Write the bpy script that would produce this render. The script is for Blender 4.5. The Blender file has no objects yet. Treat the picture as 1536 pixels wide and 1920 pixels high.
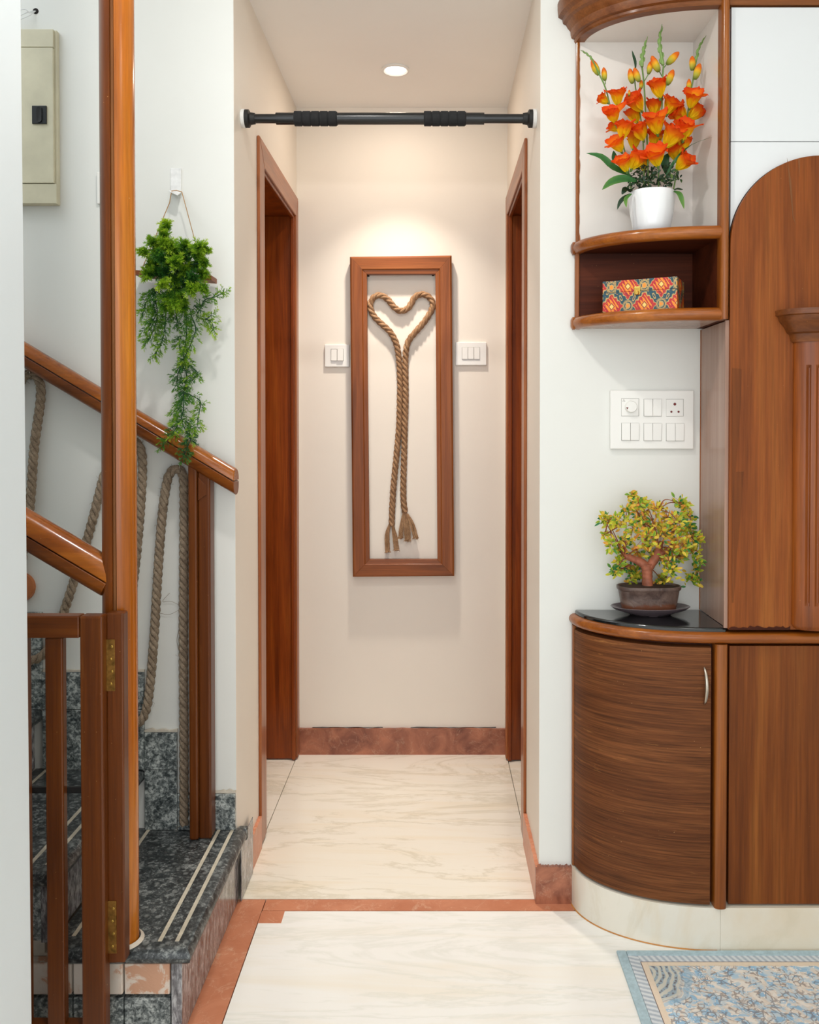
import bpy, bmesh, math, random
from mathutils import Vector, Matrix, noise as mnoise
R = random.Random(7)
PI = math.pi
SC = bpy.context.scene
COL = SC.collection

# ------------------------------------------------------------------ camera
F_PX, CX, PITCH = 1600.0, 815.0, math.radians(0.9)
CY = 795.0 + F_PX * math.tan(PITCH)
CAM_Z = 1.247
cam_d = bpy.data.cameras.new('camera')
cam_d.sensor_fit = 'VERTICAL'; cam_d.sensor_height = 36.0
cam_d.lens = F_PX / 1920.0 * 36.0
cam_d.shift_x = -(CX - 768.0) / 1920.0
cam_d.shift_y = -(960.0 - CY) / 1920.0
cam_d.clip_start = 0.02
cam = bpy.data.objects.new('camera', cam_d); COL.objects.link(cam)
cam.location = (0, 0, CAM_Z); cam.rotation_euler = (PI / 2 - PITCH, 0, 0)
SC.camera = cam

# ------------------------------------------------------------------ world, lamps, exposure
w = bpy.data.worlds.new('world'); SC.world = w; w.use_nodes = True
bg = w.node_tree.nodes['Background']
bg.inputs[0].default_value = (0.93, 0.965, 1.0, 1); bg.inputs[1].default_value = 1.4

def lamp(name, kind, loc, rot, energy, color, **kw):
    d = bpy.data.lights.new(name, kind); d.energy = energy; d.color = color
    for k, v in kw.items(): setattr(d, k, v)
    o = bpy.data.objects.new(name, d); COL.objects.link(o)
    o.location = loc; o.rotation_euler = rot
    return o
lamp('room_downlight', 'AREA', (-0.28, 1.25, 2.70), (0, 0, 0), 10.5, (1.0, 0.975, 0.94), shape='DISK', size=0.11)
lamp('room_panel_light', 'AREA', (0.75, 0.30, 2.72), (0, 0, 0), 5, (1.0, 0.975, 0.945), shape='SQUARE', size=0.60)
lamp('rear_fill_light', 'AREA', (-0.3, -2.4, 1.5), (PI / 2, 0, 0), 32, (0.91, 0.96, 1.0), shape='RECTANGLE', size=2.6, size_y=2.0)  # added fill from behind the camera; no window is known there
lamp('stairwell_light', 'AREA', (-1.7, 1.5, 3.15), (0, math.radians(20), 0), 9, (0.88, 0.94, 1.0), shape='SQUARE', size=0.7)
SC.view_settings.view_transform = 'Standard'
SC.view_settings.look = 'None'
SC.view_settings.gamma = 1.0
SC.view_settings.use_curve_mapping = False
SC.view_settings.exposure = 0.0

# ------------------------------------------------------------------ pixel -> world (planes measured in the photograph)
_F = Vector((0, math.cos(PITCH), -math.sin(PITCH))); _U = Vector((0, math.sin(PITCH), math.cos(PITCH)))
def ray(px, py):
    return Vector((1, 0, 0)) * ((px - CX) / F_PX) + _U * ((CY - py) / F_PX) + _F
def P(px, py, Y):
    d = ray(px, py); return Vector((0, 0, CAM_Z)) + d * (Y / d.y)
def PZ(px, py, Z):
    d = ray(px, py); return Vector((0, 0, CAM_Z)) + d * ((Z - CAM_Z) / d.z)

# ------------------------------------------------------------------ materials
def srgb(r, g, b):
    def f(c):
        c /= 255.0
        return c / 12.92 if c <= 0.04045 else ((c + 0.055) / 1.055) ** 2.4
    return (f(r), f(g), f(b), 1.0)
class G:
    def __init__(s, name, rough=0.5, metal=0.0, coat=0.0, spec=0.5):
        s.m = bpy.data.materials.new(name); s.m.use_nodes = True
        s.t = s.m.node_tree; s.b = s.t.nodes['Principled BSDF']
        s.b.inputs['Roughness'].default_value = rough; s.b.inputs['Metallic'].default_value = metal
        s.b.inputs['Coat Weight'].default_value = coat; s.b.inputs['Coat Roughness'].default_value = 0.12
        s.b.inputs['Specular IOR Level'].default_value = spec
    def n(s, typ, ins=None, **props):
        nd = s.t.nodes.new(typ)
        for k, v in props.items(): setattr(nd, k, v)
        for k, v in (ins or {}).items():
            if isinstance(v, bpy.types.NodeSocket): s.t.links.new(v, nd.inputs[k])
            else: nd.inputs[k].default_value = v
        return nd
    def link(s, a, b): s.t.links.new(a, b)
    def set(s, key, v):
        if isinstance(v, bpy.types.NodeSocket): s.t.links.new(v, s.b.inputs[key])
        else: s.b.inputs[key].default_value = v
    def vec(s):
        tc = s.n('ShaderNodeTexCoord'); oi = s.n('ShaderNodeObjectInfo')
        return s.n('ShaderNodeVectorMath', {0: tc.outputs['Object'], 1: oi.outputs['Location']}, operation='ADD').outputs[0]
    def map(s, v, sc, rot=(0, 0, 0), loc=(0, 0, 0)):
        return s.n('ShaderNodeMapping', {'Vector': v, 'Scale': sc, 'Rotation': rot, 'Location': loc}).outputs[0]
    def noise(s, v, scale, detail=4, rough=0.55, dist=0.0):
        return s.n('ShaderNodeTexNoise', {'Vector': v, 'Scale': scale, 'Detail': detail, 'Roughness': rough, 'Distortion': dist}).outputs[0]
    def ramp(s, f, stops, interp='LINEAR'):
        nd = s.n('ShaderNodeValToRGB', {'Fac': f}); cr = nd.color_ramp; cr.interpolation = interp
        while len(cr.elements) < len(stops): cr.elements.new(0.5)
        for e, (p, c) in zip(cr.elements, stops):
            e.position = p; e.color = c if len(c) == 4 else (*c, 1)
        return nd.outputs[0]
    def val(s, f, p0, v0, p1, v1):
        return s.n('ShaderNodeMapRange', {0: f, 1: p0, 2: p1, 3: v0, 4: v1}).outputs[0]
    def mix(s, f, a, b, mode='MIX'):
        nd = s.n('ShaderNodeMix', data_type='RGBA', blend_type=mode)
        for i, v in ((0, f), (6, a), (7, b)):
            if isinstance(v, bpy.types.NodeSocket): s.t.links.new(v, nd.inputs[i])
            else: nd.inputs[i].default_value = v
        return nd.outputs[2]
    def math(s, op, a, b=0.0, c=0.0, clamp=False):
        nd = s.n('ShaderNodeMath', operation=op, use_clamp=clamp)
        for i, v in enumerate((a, b, c)):
            if isinstance(v, bpy.types.NodeSocket): s.t.links.new(v, nd.inputs[i])
            else: nd.inputs[i].default_value = v
        return nd.outputs[0]
    def bump(s, h, strength=0.1, dist=0.01):
        s.set('Normal', s.n('ShaderNodeBump', {'Height': h, 'Strength': strength, 'Distance': dist}).outputs[0])

def plain(name, c, rough=0.5, metal=0.0, coat=0.0, var=0.0, scale=20, spec=0.5):
    g = G(name, rough, metal, coat, spec); col = srgb(*c)
    if var:
        f = g.noise(g.vec(), scale, 5)
        g.set('Base Color', g.ramp(f, [(0.3, tuple(x * (1 - var) for x in col[:3])), (0.7, tuple(min(1, x * (1 + var)) for x in col[:3]))]))
        g.bump(f, 0.05, 0.004)
    else: g.set('Base Color', col)
    return g.m

def wood(name, c1, c2, c3, axis='Z', rough=0.35, coat=0.25, fine=(0.72, 1.1), s=1.0, specks=True, wear=0.0, bump=0.08, spec=0.28):
    g = G(name, rough, 0, coat, spec); v = g.vec(); ii = ['XYZ'.index(q) for q in axis]
    sc = [9.0 * s] * 3
    for i in ii: sc[i] = 0.55 * s
    f = g.noise(g.map(v, tuple(sc)), 1.6, 5, 0.6, 0.7)
    base = g.ramp(f, [(0.30, srgb(*c1)), (0.5, srgb(*c2)), (0.70, srgb(*c3))])
    sc = [190.0 * s] * 3
    for i in ii: sc[i] = 5.0 * s
    ff = g.noise(g.map(v, tuple(sc)), 1.0, 4, 0.65)
    k = g.val(ff, 0.3, fine[0], 0.7, fine[1])
    col = g.mix(1.0, base, g.n('ShaderNodeCombineColor', {0: k, 1: k, 2: k}).outputs[0], 'MULTIPLY')
    if specks:
        sp = g.noise(v, 230, 1, 0.5)
        col = g.mix(g.val(sp, 0.80, 0, 0.83, 0.55), col, srgb(214, 170, 110))
    if wear:
        wn = g.noise(g.map(v, tuple(60.0 if j not in ii else 7.0 for j in range(3))), 1.0, 6, 0.7)
        col = g.mix(g.val(wn, 0.62, 0, 0.72, wear), col, srgb(188, 128, 70))
        col = g.mix(g.val(wn, 0.38, wear, 0.28, 0), col, col)
    g.set('Base Color', col); g.bump(ff, bump, 0.003)
    return g.m

def paint(name, c, bumpy=0.03, rough=0.55, var=0.03):
    g = G(name, rough, spec=0.35); v = g.vec(); col = srgb(*c)
    f = g.noise(v, 2.2, 4, 0.6)
    g.set('Base Color', g.ramp(f, [(0.3, tuple(x * (1 - var) for x in col[:3])), (0.7, col[:3])]))
    g.bump(g.noise(v, 55, 3), bumpy, 0.006)
    return g.m

def marble(name, base, vein, warm, rot, amount=0.5, rough=0.2):
    g = G(name, rough, coat=0.1); v = g.map(g.vec(), (1.0, 4.6, 1.0), rot=(0, 0, rot))
    f1 = g.noise(v, 1.1, 9, 0.66, 0.8)
    f2 = g.noise(g.map(v, (1.2, 6.0, 1)), 2.6, 8, 0.65, 1.9)
    f3 = g.noise(g.map(v, (0.7, 1.4, 1), loc=(3.1, 1.7, 0)), 2.0, 6, 0.6, 0.8)
    c = g.mix(g.val(f3, 0.48, 0.0, 0.70, 0.75), srgb(*base), srgb(*warm))
    ridge = g.math('ABSOLUTE', g.math('SUBTRACT', f1, 0.5))
    c = g.mix(g.val(ridge, 0.0, amount * 0.85, 0.03, 0.0), c, srgb(*vein))
    c = g.mix(g.val(f2, 0.60, 0, 0.74, amount * 0.8), c, srgb(*vein))
    sp = g.noise(g.map(v, (8, 14, 8)), 3.0, 3, 0.6)
    c = g.mix(g.val(sp, 0.74, 0, 0.80, 0.35), c, srgb(196, 164, 120))
    g.set('Base Color', c)
    return g.m

def red_stone(name, c1, c2, light, rough=0.35, dusty=0.5):
    g = G(name, rough, coat=0.05); v = g.vec()
    f = g.noise(v, 9, 8, 0.65, 1.0)
    c = g.ramp(f, [(0.3, srgb(*c1)), (0.68, srgb(*c2))])
    vn = g.math('ABSOLUTE', g.math('SUBTRACT', g.noise(v, 5, 6, 0.6, 2.2), 0.5))
    c = g.mix(g.val(vn, 0.0, 0.3, 0.008, 0.0), c, srgb(*light))
    d = g.noise(v, 16, 9, 0.75, 0.6)
    c = g.mix(g.val(d, 0.57, 0.0, 0.68, dusty), c, srgb(*light))
    g.set('Base Color', c); g.bump(d, 0.06, 0.004)
    return g.m

def granite(name, dark, mid, light, bias=0.0, rough=0.3, s=1.0, stretch=(1, 1, 1)):
    g = G(name, rough, coat=0.1); v = g.map(g.vec(), stretch)
    f = g.noise(v, 85 * s, 8, 0.72, 0.6); f2 = g.noise(v, 26 * s, 4, 0.6, 0.8)
    k = g.math('ADD', f, g.math('MULTIPLY', g.math('SUBTRACT', f2, 0.5), 0.55))
    c = g.ramp(k, [(0.36 + bias, srgb(*dark)), (0.50 + bias, srgb(*mid)), (0.64 + bias, srgb(*light))])
    vo = g.n('ShaderNodeTexVoronoi', {'Vector': g.map(v, (1, 1, 2.0)), 'Scale': 26 * s, 'Randomness': 1.0}).outputs['Distance']
    c = g.mix(g.val(vo, 0.16, 0.5, 0.30, 0.0), c, srgb(*light))
    g.set('Base Color', c)
    return g.m

M = {}
M['wall'] = paint('wall_paint', (232, 232, 226))
M['wall_in'] = paint('corridor_paint_lamplit', (240, 231, 218))
M['ceil'] = paint('ceiling_paint', (250, 247, 242), 0.01)
M['near'] = paint('near_wall_paint', (230, 239, 243), 0.01, 0.45)
M['marble_in'] = marble('corridor_marble', (246, 240, 226), (192, 180, 148), (242, 230, 206), 0.22, 0.42)
M['marble_room'] = marble('room_marble', (250, 248, 242), (218, 219, 206), (246, 239, 224), 0.30, 0.4)
M['plinth'] = marble('plinth_marble', (232, 226, 212), (208, 196, 170), (222, 200, 165), 0.1, 0.3)
M['red'] = red_stone('red_border_stone', (190, 116, 82), (210, 140, 106), (234, 204, 176), 0.35, 0.5)
M['red_dark'] = red_stone('red_skirting_stone', (110, 56, 38), (184, 116, 86), (210, 170, 142), 0.35, 0.5)
M['granite'] = granite('tread_granite', (34, 38, 39), (70, 74, 74), (140, 144, 141), 0.04, 0.3, 1.5)
M['granite_l'] = granite('riser_granite', (46, 54, 56), (112, 119, 118), (196, 201, 197), 0.0, 0.35, 1.5)
M['granite_side'] = granite('riser_granite_streaked', (78, 76, 78), (128, 126, 128), (186, 186, 186), 0.0, 0.16, 1.5, (1, 1, 0.3))
M['inlay'] = plain('inlay_strip', (196, 188, 168), 0.5, var=0.12, scale=60)
M['cement'] = plain('white_cement', (206, 196, 180), 0.8, var=0.12, scale=40)
g = G('painted_brick', 0.7); v = g.vec(); f = g.noise(v, 10, 6, 0.7, 0.8)
g.set('Base Color', g.ramp(f, [(0.46, srgb(226, 214, 200)), (0.52, srgb(222, 205, 188)), (0.56, srgb(206, 158, 128))])); g.bump(f, 0.25, 0.01); M['brick'] = g.m

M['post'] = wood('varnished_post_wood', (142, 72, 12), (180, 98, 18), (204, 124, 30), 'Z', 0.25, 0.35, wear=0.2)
M['post_dark_shaded'] = wood('varnished_post_wood_dark_shaded', (96, 46, 12), (124, 62, 16), (146, 80, 24), 'Z', 0.28, 0.3, wear=0.2)  # left half-shaft: partly darker wood, partly its shade put into the colour
M['fillet'] = wood('raw_fillet_wood', (104, 60, 26), (138, 86, 44), (158, 106, 60), 'Z', 0.5, 0.05, wear=0.3)
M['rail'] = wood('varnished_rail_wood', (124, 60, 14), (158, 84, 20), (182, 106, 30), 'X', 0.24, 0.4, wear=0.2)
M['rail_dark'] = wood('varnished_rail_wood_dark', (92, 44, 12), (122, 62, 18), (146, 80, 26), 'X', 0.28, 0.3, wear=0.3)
M['gate'] = wood('gate_wood', (80, 38, 10), (104, 52, 13), (122, 66, 20), 'Z', 0.36, 0.12, wear=0.1)
M['gate_h'] = wood('gate_wood_horizontal', (80, 38, 10), (106, 53, 13), (124, 68, 20), 'X', 0.36, 0.12, wear=0.1)
M['frame'] = wood('teak_frame_wood', (104, 54, 20), (140, 76, 32), (162, 96, 46), 'Z', 0.42, 0.03, specks=False)
M['frame_h'] = wood('teak_frame_wood_horizontal', (104, 54, 20), (144, 78, 32), (166, 98, 46), 'X', 0.42, 0.03, specks=False)
M['jamb'] = wood('door_jamb_wood', (104, 44, 10), (140, 64, 16), (160, 82, 24), 'Z', 0.32, 0.15, s=1.3)
M['archi'] = wood('architrave_wood', (128, 66, 32), (160, 90, 46), (178, 108, 60), 'Z', 0.34, 0.25, s=1.2)
M['archi_h'] = wood('architrave_wood_horizontal', (128, 66, 32), (160, 90, 46), (178, 108, 60), 'Y', 0.34, 0.25, s=1.2)
M['trim'] = wood('cabinet_trim_wood', (122, 60, 16), (158, 86, 26), (180, 106, 38), 'X', 0.28, 0.3)
M['trim_v'] = wood('cabinet_trim_wood_vertical', (114, 58, 18), (148, 82, 28), (170, 100, 38), 'Z', 0.28, 0.3)
M['cornice'] = wood('cornice_wood', (92, 48, 20), (122, 68, 30), (140, 84, 42), 'X', 0.38, 0.12)
M['niche_dark'] = wood('dark_niche_wood', (62, 26, 12), (82, 36, 18), (98, 46, 24), 'X', 0.5, 0.0, spec=0.15)
M['curved'] = wood('weathered_curved_veneer', (92, 50, 24), (112, 65, 33), (134, 82, 45), 'XY', 0.6, 0.0, (0.42, 1.28), 1.4, True, 0.5, 0.35, 0.2)
M['flat'] = wood('flat_door_veneer', (96, 48, 16), (124, 66, 24), (144, 84, 34), 'Z', 0.42, 0.04, s=1.0, spec=0.2)
M['arch'] = wood('arched_door_veneer', (112, 56, 20), (140, 74, 28), (158, 92, 38), 'Z', 0.42, 0.04, s=1.0, wear=0.06, spec=0.2)
M['column'] = wood('column_wood', (116, 56, 18), (146, 76, 26), (164, 94, 36), 'Z', 0.34, 0.15)
M['laminate'] = wood('brown_grey_laminate', (150, 116, 98), (166, 132, 114), (180, 148, 130), 'Z', 0.25, 0.12, (0.93, 1.05), specks=False)
M['white_lam'] = plain('white_laminate', (226, 229, 230), 0.3, coat=0.15)
M['niche_white'] = plain('niche_white_laminate', (230, 224, 216), 0.28, coat=0.2)
M['black'] = plain('black_granite_counter', (14, 18, 20), 0.08, coat=0.6, var=0.2, scale=180)
M['gap'] = plain('dark_gap', (22, 14, 10), 0.8)
M['brass'] = plain('aged_brass', (142, 104, 50), 0.42, 0.9, var=0.45, scale=90)
M['gold'] = plain('gold_clasp', (206, 168, 84), 0.28, 1.0)
M['steel'] = plain('nickel_handle', (190, 180, 166), 0.25, 1.0)
M['black_steel'] = plain('black_powder_steel', (20, 21, 22), 0.3, 0.2, coat=0.25)
M['foam'] = plain('black_foam_grip', (26, 26, 27), 0.85, var=0.25, scale=120)
M['rubber'] = plain('black_rubber', (18, 18, 18), 0.6)
M['switch'] = plain('white_switch_plastic', (240, 238, 232), 0.3, coat=0.1)
M['switch_g'] = plain('switch_joint', (150, 146, 140), 0.6)
M['red_dot'] = plain('dark_red_mark', (112, 30, 26), 0.5)
M['cream_metal'] = plain('cream_painted_metal', (214, 207, 180), 0.45, var=0.08, scale=14)
M['black_plastic'] = plain('black_plastic', (26, 26, 27), 0.4)
M['wire'] = plain('white_wire', (226, 228, 228), 0.5)
M['whiteplate'] = plain('painted_bracket', (232, 232, 230), 0.45, var=0.1, scale=60)
M['twine'] = plain('jute_twine', (176, 134, 82), 0.9, var=0.2, scale=300)
M['board'] = wood('planter_board_wood', (112, 60, 34), (142, 80, 46), (160, 96, 58), 'X', 0.5, 0.05, specks=False)
M['terracotta'] = plain('terracotta_disc', (176, 104, 58), 0.4, coat=0.2, var=0.12, scale=30)
M['potwhite'] = plain('glossy_white_ceramic', (240, 242, 243), 0.12, coat=0.6)
M['soil'] = plain('dark_soil', (58, 40, 30), 0.95, var=0.4, scale=150)
def rope_mat(name, a, b, c):
    g = G(name, 0.9, spec=0.15); v = g.vec()
    f = g.noise(v, 420, 4, 0.7); f2 = g.noise(v, 60, 3, 0.6)
    k = g.math('ADD', g.math('MULTIPLY', f, 0.6), g.math('MULTIPLY', f2, 0.4))
    g.set('Base Color', g.ramp(k, [(0.34, srgb(*a)), (0.5, srgb(*b)), (0.66, srgb(*c))])); g.bump(f, 0.5, 0.003)
    return g.m
M['rope'] = rope_mat('jute_rope', (118, 86, 60), (158, 122, 90), (192, 158, 124))
M['rope_grey'] = rope_mat('weathered_rope', (104, 88, 72), (146, 128, 108), (182, 164, 142))
def tinted(name, stops, rough=0.5, trans=0.0, spec=0.4, vary=0.12, scale=90):
    g = G(name, rough, spec=spec)
    a = g.n('ShaderNodeAttribute', attribute_name='tint').outputs['Fac']
    a = g.math('ADD', a, g.math('MULTIPLY', g.math('SUBTRACT', g.noise(g.vec(), scale, 3), 0.5), vary * 2))
    if name == 'orange_petal': a = g.math('ADD', a, g.math('MULTIPLY', g.math('SUBTRACT', g.n('ShaderNodeObjectInfo').outputs['Random'], 0.35), 0.16))
    c = g.ramp(a, [(p, srgb(*c)) for p, c in stops]); g.set('Base Color', c)
    if trans:
        tr = g.n('ShaderNodeBsdfTranslucent', {'Color': c}).outputs[0]
        mx = g.n('ShaderNodeMixShader', {0: trans, 1: g.b.outputs[0], 2: tr}).outputs[0]
        g.link(mx, g.t.nodes['Material Output'].inputs['Surface'])
    return g.m
M['fern'] = tinted('fern_plastic_leaf', [(0.0, (34, 84, 48)), (0.3, (66, 124, 44)), (0.6, (132, 178, 36)), (1.0, (206, 228, 70))], 0.5, 0.3)
M['fern_stem'] = plain('dark_green_stem', (34, 70, 46), 0.5)
M['petal'] = tinted('orange_petal', [(0.0, (250, 226, 30)), (0.42, (254, 206, 24)), (0.62, (252, 140, 28)), (0.84, (244, 92, 26)), (1.0, (238, 78, 26)), ], 0.6, 0.35, 0.15, 0.10, 60)
M['bud'] = tinted('orange_bud', [(0.0, (110, 140, 60)), (0.3, (200, 190, 60)), (0.5, (248, 190, 40)), (0.75, (244, 110, 28)), (1.0, (240, 130, 40))], 0.5, 0.2, 0.3, 0.08, 90)
M['stemgreen'] = plain('flower_stem_green', (104, 140, 66), 0.5, var=0.15, scale=50)
M['tipgreen'] = plain('flower_spike_tip_green', (118, 150, 78), 0.5, var=0.2, scale=120)
M['leaf'] = tinted('flower_leaf_green', [(0.0, (28, 70, 40)), (0.5, (52, 112, 56)), (1.0, (112, 150, 60))], 0.4, 0.12)
M['darkleaf'] = tinted('dark_filler_leaf', [(0.0, (22, 44, 30)), (0.6, (40, 74, 40)), (1.0, (96, 120, 50))], 0.45)
M['bonsai_leaf'] = tinted('bonsai_leaf', [(0.0, (40, 120, 66)), (0.25, (124, 168, 52)), (0.5, (206, 208, 60)), (0.75, (238, 202, 72)), (1.0, (236, 150, 66))], 0.4, 0.25, 0.4, 0.05)
M['bark'] = plain('reddish_bonsai_bark', (160, 92, 66), 0.6, var=0.3, scale=60)
M['twig'] = plain('bonsai_twig', (150, 84, 52), 0.6, var=0.2, scale=60)
g = G('bonsai_pot_clay', 0.45, coat=0.15); v = g.vec(); f = g.noise(v, 22, 6, 0.65, 0.6)
z = g.n('ShaderNodeSeparateXYZ', {0: g.n('ShaderNodeTexCoord').outputs['Generated']}).outputs[2]
c = g.ramp(f, [(0.35, srgb(70, 50, 44)), (0.6, srgb(112, 90, 80)), (0.75, srgb(140, 124, 114))])
c = g.mix(g.val(g.math('ADD', z, g.math('MULTIPLY', f, 0.7)), 0.62, 0.85, 0.70, 0.0), c, srgb(112, 62, 36))
g.set('Base Color', c); g.bump(f, 0.4, 0.006); M['claypot'] = g.m
M['saucer'] = plain('purple_brown_saucer', (96, 84, 88), 0.15, coat=0.5)

# ------------------------------------------------------------------ mesh helpers
WL = {}
def part(name, bm, mt, parent=None, bevel=0.0, smooth=None, label=None, kind=None, tint=None, origin=None, segs=2):
    """links bm (world coordinates) as ONE mesh object called name"""
    if bm.verts:
        if origin is None:
            lo = Vector([min(v.co[i] for v in bm.verts) for i in range(3)]); hi = Vector([max(v.co[i] for v in bm.verts) for i in range(3)])
            c = (lo + hi) / 2
        else: c = Vector(origin)
    else: c = Vector((0, 0, 0))
    bmesh.ops.translate(bm, verts=bm.verts, vec=-c)
    bmesh.ops.recalc_face_normals(bm, faces=bm.faces)
    me = bpy.data.meshes.new(name); bm.to_mesh(me); bm.free()
    for m_ in (mt if isinstance(mt, (list, tuple)) else [mt]): me.materials.append(m_)
    if smooth:
        me.shade_smooth(); me.set_sharp_from_angle(angle=math.radians(smooth))
    o = bpy.data.objects.new(name, me); COL.objects.link(o)
    pl = WL[parent.name] if parent else Vector((0, 0, 0))
    o.location = c - pl
    if parent: o.parent = parent
    WL[o.name] = c
    if bevel:
        b = o.modifiers.new('bevel', 'BEVEL'); b.width = bevel; b.segments = segs; b.limit_method = 'ANGLE'; b.angle_limit = math.radians(40)
    if label: o['label'] = label
    if kind: o['kind'] = kind
    return o
def thing(name, label, cat, loc, group=None):
    o = bpy.data.objects.new(name, None); COL.objects.link(o); o.location = loc
    o.empty_display_size = 0.05; WL[o.name] = Vector(loc)
    o['label'] = label; o['category'] = cat
    if group: o['group'] = group
    return o
def tag(o, label, cat, group=None):
    o['label'] = label; o['category'] = cat
    if group: o['group'] = group
    return o
def struct(name, bm, mt, **kw):
    o = part(name, bm, mt, **kw); o['kind'] = 'structure'; return o
def NB(): return bmesh.new()
def box(bm, x0, x1, y0, y1, z0, z1):
    vs = [bm.verts.new(p) for p in ((x0, y0, z0), (x1, y0, z0), (x1, y1, z0), (x0, y1, z0), (x0, y0, z1), (x1, y0, z1), (x1, y1, z1), (x0, y1, z1))]
    for f in ((0, 3, 2, 1), (4, 5, 6, 7), (0, 1, 5, 4), (1, 2, 6, 5), (2, 3, 7, 6), (3, 0, 4, 7)): bm.faces.new([vs[i] for i in f])
    return bm
def B(*a): return box(NB(), *a)
def prism(bm, pts, vec):
    """closed polygon of 3-D points extruded by vec"""
    a = [bm.verts.new(p) for p in pts]; b = [bm.verts.new(Vector(p) + Vector(vec)) for p in pts]
    n = len(pts); bm.faces.new(a); bm.faces.new(b[::-1])
    for i in range(n): bm.faces.new((a[i], a[(i + 1) % n], b[(i + 1) % n], b[i]))
    return bm
def rings(bm, rr, caps=True, closed=False):
    vr = [[bm.verts.new(p) for p in r] for r in rr]; n = len(rr[0])
    for i in range(len(vr) - (0 if closed else 1)):
        a, b = vr[i], vr[(i + 1) % len(vr)]
        for j in range(n): bm.faces.new((a[j], a[(j + 1) % n], b[(j + 1) % n], b[j]))
    if caps and not closed: bm.faces.new(vr[0][::-1]); bm.faces.new(vr[-1])
    return vr
def frames(pts):
    pts = [Vector(p) for p in pts]; T = []
    for i in range(len(pts)):
        t = pts[min(i + 1, len(pts) - 1)] - pts[max(i - 1, 0)]; T.append(t.normalized())
    n = T[0].orthogonal().normalized(); out = []
    for i, t in enumerate(T):
        n = (n - t * n.dot(t)); n = n.normalized() if n.length > 1e-6 else t.orthogonal().normalized()
        out.append((pts[i], t, n, t.cross(n)))
    return out
def tube(bm, pts, r, seg=8, caps=True):
    fr = frames(pts); rr = []
    for i, (p, t, n, b) in enumerate(fr):
        q = r[i] if isinstance(r, (list, tuple)) else r
        rr.append([p + (n * math.cos(2 * PI * k / seg) + b * math.sin(2 * PI * k / seg)) * q for k in range(seg)])
    rings(bm, rr, caps); return bm
def lathe(bm, prof, c, seg=32, axis='Z', sx=1.0, sy=1.0, closed=False):
    c = Vector(c); rr = []
    for r, h in prof:
        ring = []
        for k in range(seg):
            a = 2 * PI * k / seg; u, v_ = r * math.cos(a) * sx, r * math.sin(a) * sy
            ring.append(c + {'Z': Vector((u, v_, h)), 'Y': Vector((u, h, v_)), 'X': Vector((h, u, v_))}[axis])
        rr.append(ring)
    rings(bm, rr, not closed, closed); return bm
def catmull(pts, n):
    pts = [Vector(p) for p in pts]; out = []
    q = [pts[0] * 2 - pts[1]] + pts + [pts[-1] * 2 - pts[-2]]
    for i in range(1, len(q) - 2):
        a, b, c, d = q[i - 1:i + 3]
        for k in range(n):
            t = k / n
            out.append(0.5 * ((2 * b) + (c - a) * t + (2 * a - 5 * b + 4 * c - d) * t * t + (3 * b - a - 3 * c + d) * t ** 3))
    out.append(pts[-1]); return out
def resample(pts, step):
    out = [Vector(pts[0])]; acc = 0.0
    for a, b in zip(pts, pts[1:]):
        L = (b - a).length; t = step - acc
        while t <= L:
            out.append(a + (b - a) * (t / L)); t += step
        acc = (acc + L) % step if L else acc
    return out
def set_tint(o, fn):
    me = o.data; at = me.attributes.new('tint', 'FLOAT', 'POINT')
    at.data.foreach_set('value', [fn(v.co) for v in me.vertices])

# planes
YF = PZ(1040, 1690, 0).y          # wall plane that holds stair wall and pier
YB = PZ(755, 1413, 0).y           # back wall of the passage
XLW, XRW = -0.517, 0.2725          # passage side walls
ZC = 2.43
LEFT_X, RIGHT_X, REAR_Y = -2.6, 2.3, -3.0

# ================================================================== SETTING
# floor: base slab plus the marble pieces that lie on it
floor = struct('floor', B(LEFT_X, RIGHT_X, REAR_Y, YB + 0.15, -0.06, -0.012), M['cement'])
JO = 0.0012
def slab(name, x0, x1, y0, y1, mt, top=0.0):
    return part(name, B(x0 + JO, x1 - JO, y0 + JO, y1 - JO, -0.012, top), mt, floor)
yb0, yb1 = PZ(755, 1708, 0).y, PZ(755, 1686, 0).y       # red strip across the passage mouth
xb0, xb1 = -0.524, -0.442                               # red strip along the lowest riser
slab('marble_slab', XLW, XRW, yb1, YB, M['marble_in'])
slab('marble_slab', xb1, RIGHT_X, 0.72, yb0, M['marble_room'])
slab('marble_slab', xb1, RIGHT_X, -0.75, 0.72, M['marble_room'])
slab('marble_slab', LEFT_X, xb0, -0.75, 1.66, M['marble_room'])
slab('marble_slab', LEFT_X, RIGHT_X, REAR_Y, -0.75, M['marble_room'])
slab('red_border_strip', xb1, 0.36, yb0, yb1, M['red'])
slab('red_border_strip', xb0, xb1, 1.36, yb1, M['red'])
slab('red_border_strip', xb0, xb1, -0.75, 1.36, M['red'])
# small red corner piece let into the room slab
p0, p1 = PZ(483, 1731, 0), PZ(534, 1709, 0)
part('red_corner_piece', B(xb1, p1.x, p0.y, yb0 - 0.001, -0.012, 0.0004), M['red'], floor)
DX0, DX1 = XLW - 0.30, XRW + 0.30
DY0, DY1 = 2.565, 3.148        # door openings, clear
slab('threshold_slab', DX0, XLW, DY0, DY1 + 0.03, M['marble_in'])
slab('threshold_slab', XRW, DX1, DY0, DY1 + 0.03, M['marble_in'])
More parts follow.
